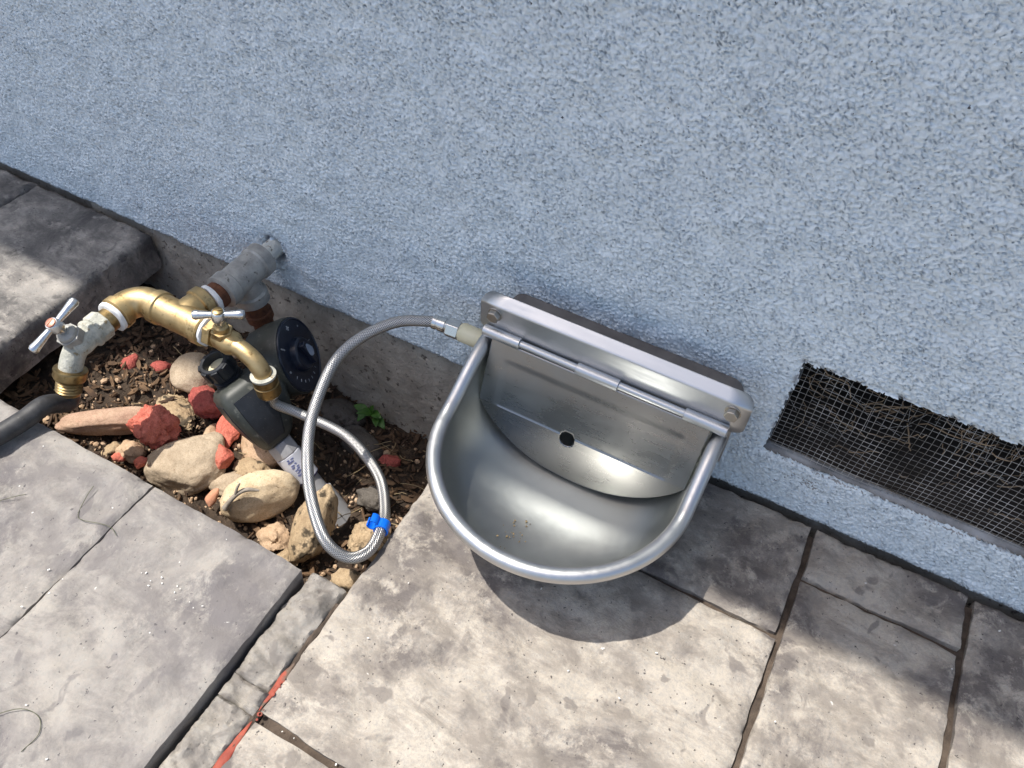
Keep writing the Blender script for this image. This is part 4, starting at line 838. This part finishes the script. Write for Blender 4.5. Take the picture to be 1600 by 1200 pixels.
# bark mulch, pebbles and straw: nobody could count them
def solid_spot(x, y):
    return any(((x - c[0]) / r) ** 2 + ((y - c[1]) / r) ** 2 < 1 for c, r in (((-0.326, -0.234), 0.03), ((-0.209, -0.233), 0.025)))
b = MB(); rr = random.Random(21)
for k in range(2600):
    x = rr.uniform(-0.60, -0.02); y = rr.uniform(-0.31, -0.01)
    if solid_spot(x, y): continue
    if x > -0.36 and y < -0.17 and rr.random() < 0.55: continue
    L = rr.uniform(0.004, 0.020) * (1.0 if rr.random() < 0.75 else 1.5); wd = L * rr.uniform(0.12, 0.45); th = rr.uniform(0.0008, 0.003)
    R3 = Matrix.Rotation(rr.uniform(0, 6.28), 3, 'Z') @ Matrix.Rotation(rr.gauss(0, 0.3), 3, 'Y') @ Matrix.Rotation(rr.gauss(0, 0.4), 3, 'X')
    c = V(x, y, pit_z(x, y) + rr.uniform(0.001, 0.008)); pr_ = [(-1, -0.35), (-0.5, -0.9), (0.4, -0.7), (1, -0.15), (0.85, 0.55), (0.1, 0.95), (-0.7, 0.6)]
    ring = [(px * L / 2 * rr.uniform(0.75, 1.1), py * wd / 2 * rr.uniform(0.7, 1.2)) for px, py in pr_]; warp = rr.gauss(0, 0.15)
    b.loft([[c + R3 @ V(px, py, th / 2 + warp * abs(px)) for px, py in ring], [c + R3 @ V(px * 0.94, py * 0.94, -th / 2 + warp * abs(px)) for px, py in ring]])
stuff(b.build('bark_mulch', M_chip, origin=(-0.3, -0.16, -0.12), smooth=0), 'dark bark chips scattered over the soil of the pit', 'mulch')
b = MB(); ico = [V(*p) for p in ((0, 0, 1), (0.9, 0, 0.4), (0.28, 0.85, 0.4), (-0.72, 0.53, 0.4), (-0.72, -0.53, 0.4), (0.28, -0.85, 0.4), (0.72, 0.53, -0.4), (-0.28, 0.85, -0.4), (-0.9, 0, -0.4), (-0.28, -0.85, -0.4), (0.72, -0.53, -0.4), (0, 0, -1))]
icf = [(0, 1, 2), (0, 2, 3), (0, 3, 4), (0, 4, 5), (0, 5, 1), (1, 6, 2), (2, 7, 3), (3, 8, 4), (4, 9, 5), (5, 10, 1), (2, 6, 7), (3, 7, 8), (4, 8, 9), (5, 9, 10), (1, 10, 6), (11, 7, 6), (11, 8, 7), (11, 9, 8), (11, 10, 9), (11, 6, 10)]
for k in range(1500):
    x = rr.uniform(-0.56, -0.02); y = rr.uniform(-0.315, -0.02)
    if y > -0.13 and rr.random() < 0.7: continue
    s = rr.uniform(0.0010, 0.0034) * (1 if rr.random() < 0.9 else 2.0); c = V(x, y, pit_z(x, y) + s * 0.5); q = Matrix.Rotation(rr.random() * 6, 3, Vector((rr.random(), rr.random(), rr.random() + 0.1)).normalized())
    b.add([c + q @ V(p.x * s * rr.uniform(0.8, 1.3), p.y * s * rr.uniform(0.7, 1.1), p.z * s * 0.7) for p in ico], icf)
stuff(b.build('loose_grit', S_tan, origin=(-0.3, -0.16, -0.12), smooth=0), 'loose tan grit and crumbs among the stones of the pit', 'grit')
b = MB()
for k in range(46):
    x = rr.uniform(-0.16, -0.02) if k < 26 else rr.uniform(-0.5, -0.2); y = rr.uniform(-0.2, -0.02); z = pit_z(x, y) + rr.uniform(0.003, 0.02); a = rr.uniform(0, 6.28); L = rr.uniform(0.02, 0.06); pts = []
    for i in range(6): pts.append(V(x, y, z)); x += math.cos(a) * L / 6; y += math.sin(a) * L / 6; a += rr.gauss(0, 0.15); z += rr.gauss(0.0005, 0.0015); y = min(y, -0.012); x = min(x, -0.02)
    b.tube(pts, 0.0005, 5)
stuff(b.build('dry_straw', M_straw, origin=(-0.1, -0.1, -0.15)), 'thin dry straws and rootlets in the shaded pit corner', 'straw')

# ------------------------------------------------------------------ little weed at the foundation
weed = thing('weed', (-0.190, -0.032, -0.155), 'small bright green weed growing against the foundation', 'plant')
def leaf(b, base, d, up, L, W):
    d = Vector(d).normalized(); s = d.cross(Vector(up)).normalized(); u = s.cross(d); rows = []
    for i in range(8):
        t = i / 7; wdt = W * math.sin(math.pi * min(1, t * 0.92 + 0.06)) ** 0.75 * (1 - 0.45 * t); c = base + d * L * t - u * 0.25 * L * t * t
        rows.append([c - s * wdt + u * wdt * 0.25, c - s * wdt * 0.5 + u * wdt * 0.08, c, c + s * wdt * 0.5 + u * wdt * 0.08, c + s * wdt + u * wdt * 0.25])
    b.loft(rows, False, False, closed=False)
tips = []
for k, (ox, oy, oz) in enumerate(((0.004, -0.004, 0.022), (-0.006, -0.002, 0.018), (0.010, -0.003, 0.016))):
    tip = V(-0.190 + ox, -0.032 + oy, -0.155 + oz + 0.006); tips.append(tip)
    b = MB(); b.tube(smooth_path([V(-0.190, -0.032, -0.16), V(-0.190 + ox * 0.4, -0.032 + oy, -0.155 + oz * 0.6), tip], 4), 0.0008, 6); b.build('stem', M_stem, weed)
for tip, d, L in ((0, (-0.5, -0.7, 0.5), 0.022), (0, (0.7, -0.3, 0.4), 0.020), (0, (0.1, -0.2, 0.9), 0.017), (1, (-0.9, -0.2, 0.2), 0.021), (1, (-0.2, -0.9, -0.1), 0.020), (2, (0.8, -0.5, 0.0), 0.022), (2, (0.5, -0.9, 0.3), 0.019), (2, (0.2, -0.6, -0.5), 0.015)):
    b = MB(); leaf(b, tips[tip], d, (0, -0.4, 0.9), L, L * 0.36); b.build('leaf', M_leaf, weed, smooth=80, solid=0.0003)

# ------------------------------------------------------------------ threads and flecks on the paving
def strand(pts, label, r=0.00032, mat=M_thread):
    b = MB(); b.tube(smooth_path(pts, 7), r, 6); tag(b.build('grass_strand', mat, origin=pts[0], smooth=60), label, 'grass strand', 'loose strands on the paving')
ZL = 0.0172
strand([V(-0.303, -0.353, ZL + 0.001), V(-0.300, -0.366, ZL), V(-0.291, -0.385, ZL), V(-0.281, -0.388, ZL + 0.001), V(-0.262, -0.382, ZL + 0.001), V(-0.250, -0.380, ZL), V(-0.239, -0.384, ZL)], 'thin dark curved strand crossing the crack in the grey paving')
strand([V(-0.398, -0.428, ZL), V(-0.380, -0.421, ZL), V(-0.362, -0.402, ZL + 0.001), V(-0.356, -0.395, ZL)], 'thin dark strand at the left edge above the crack')
strand([V(-0.20, -0.565, ZL), V(-0.182, -0.548, ZL + 0.001), V(-0.163, -0.545, ZL + 0.001), V(-0.152, -0.555, ZL), V(-0.153, -0.572, ZL)], 'curled pale green strand in the bottom left corner')
b = MB(); rr = random.Random(31)
for k in range(80):
    zone = rr.random()
    if zone < 0.35: x, y, z = rr.uniform(-0.56, -0.06), rr.uniform(-0.58, -0.33), 0.0165
    elif zone < 0.5: x, y, z = -0.155 + 0.03 * rr.gauss(0, 0.8), -0.40 + rr.gauss(0, 0.004), 0.0165
    elif zone < 0.62: x, y, z = rr.uniform(0.0, 0.09), -0.4515 + rr.gauss(0, 0.0022), -0.005
    else: x, y, z = rr.uniform(0.0, 0.6), rr.uniform(-0.45, -0.02), 0.0014
    s = rr.uniform(0.0003, 0.0007); b.box((x, y, z), (s * rr.uniform(0.8, 2.0), s, s * 0.4), Matrix.Rotation(rr.random() * 3, 3, 'Z').col)
stuff(b.build('white_flecks', M_fleck, origin=(0, -0.3, 0), smooth=0), 'tiny white flecks of grit scattered over the paving', 'grit')
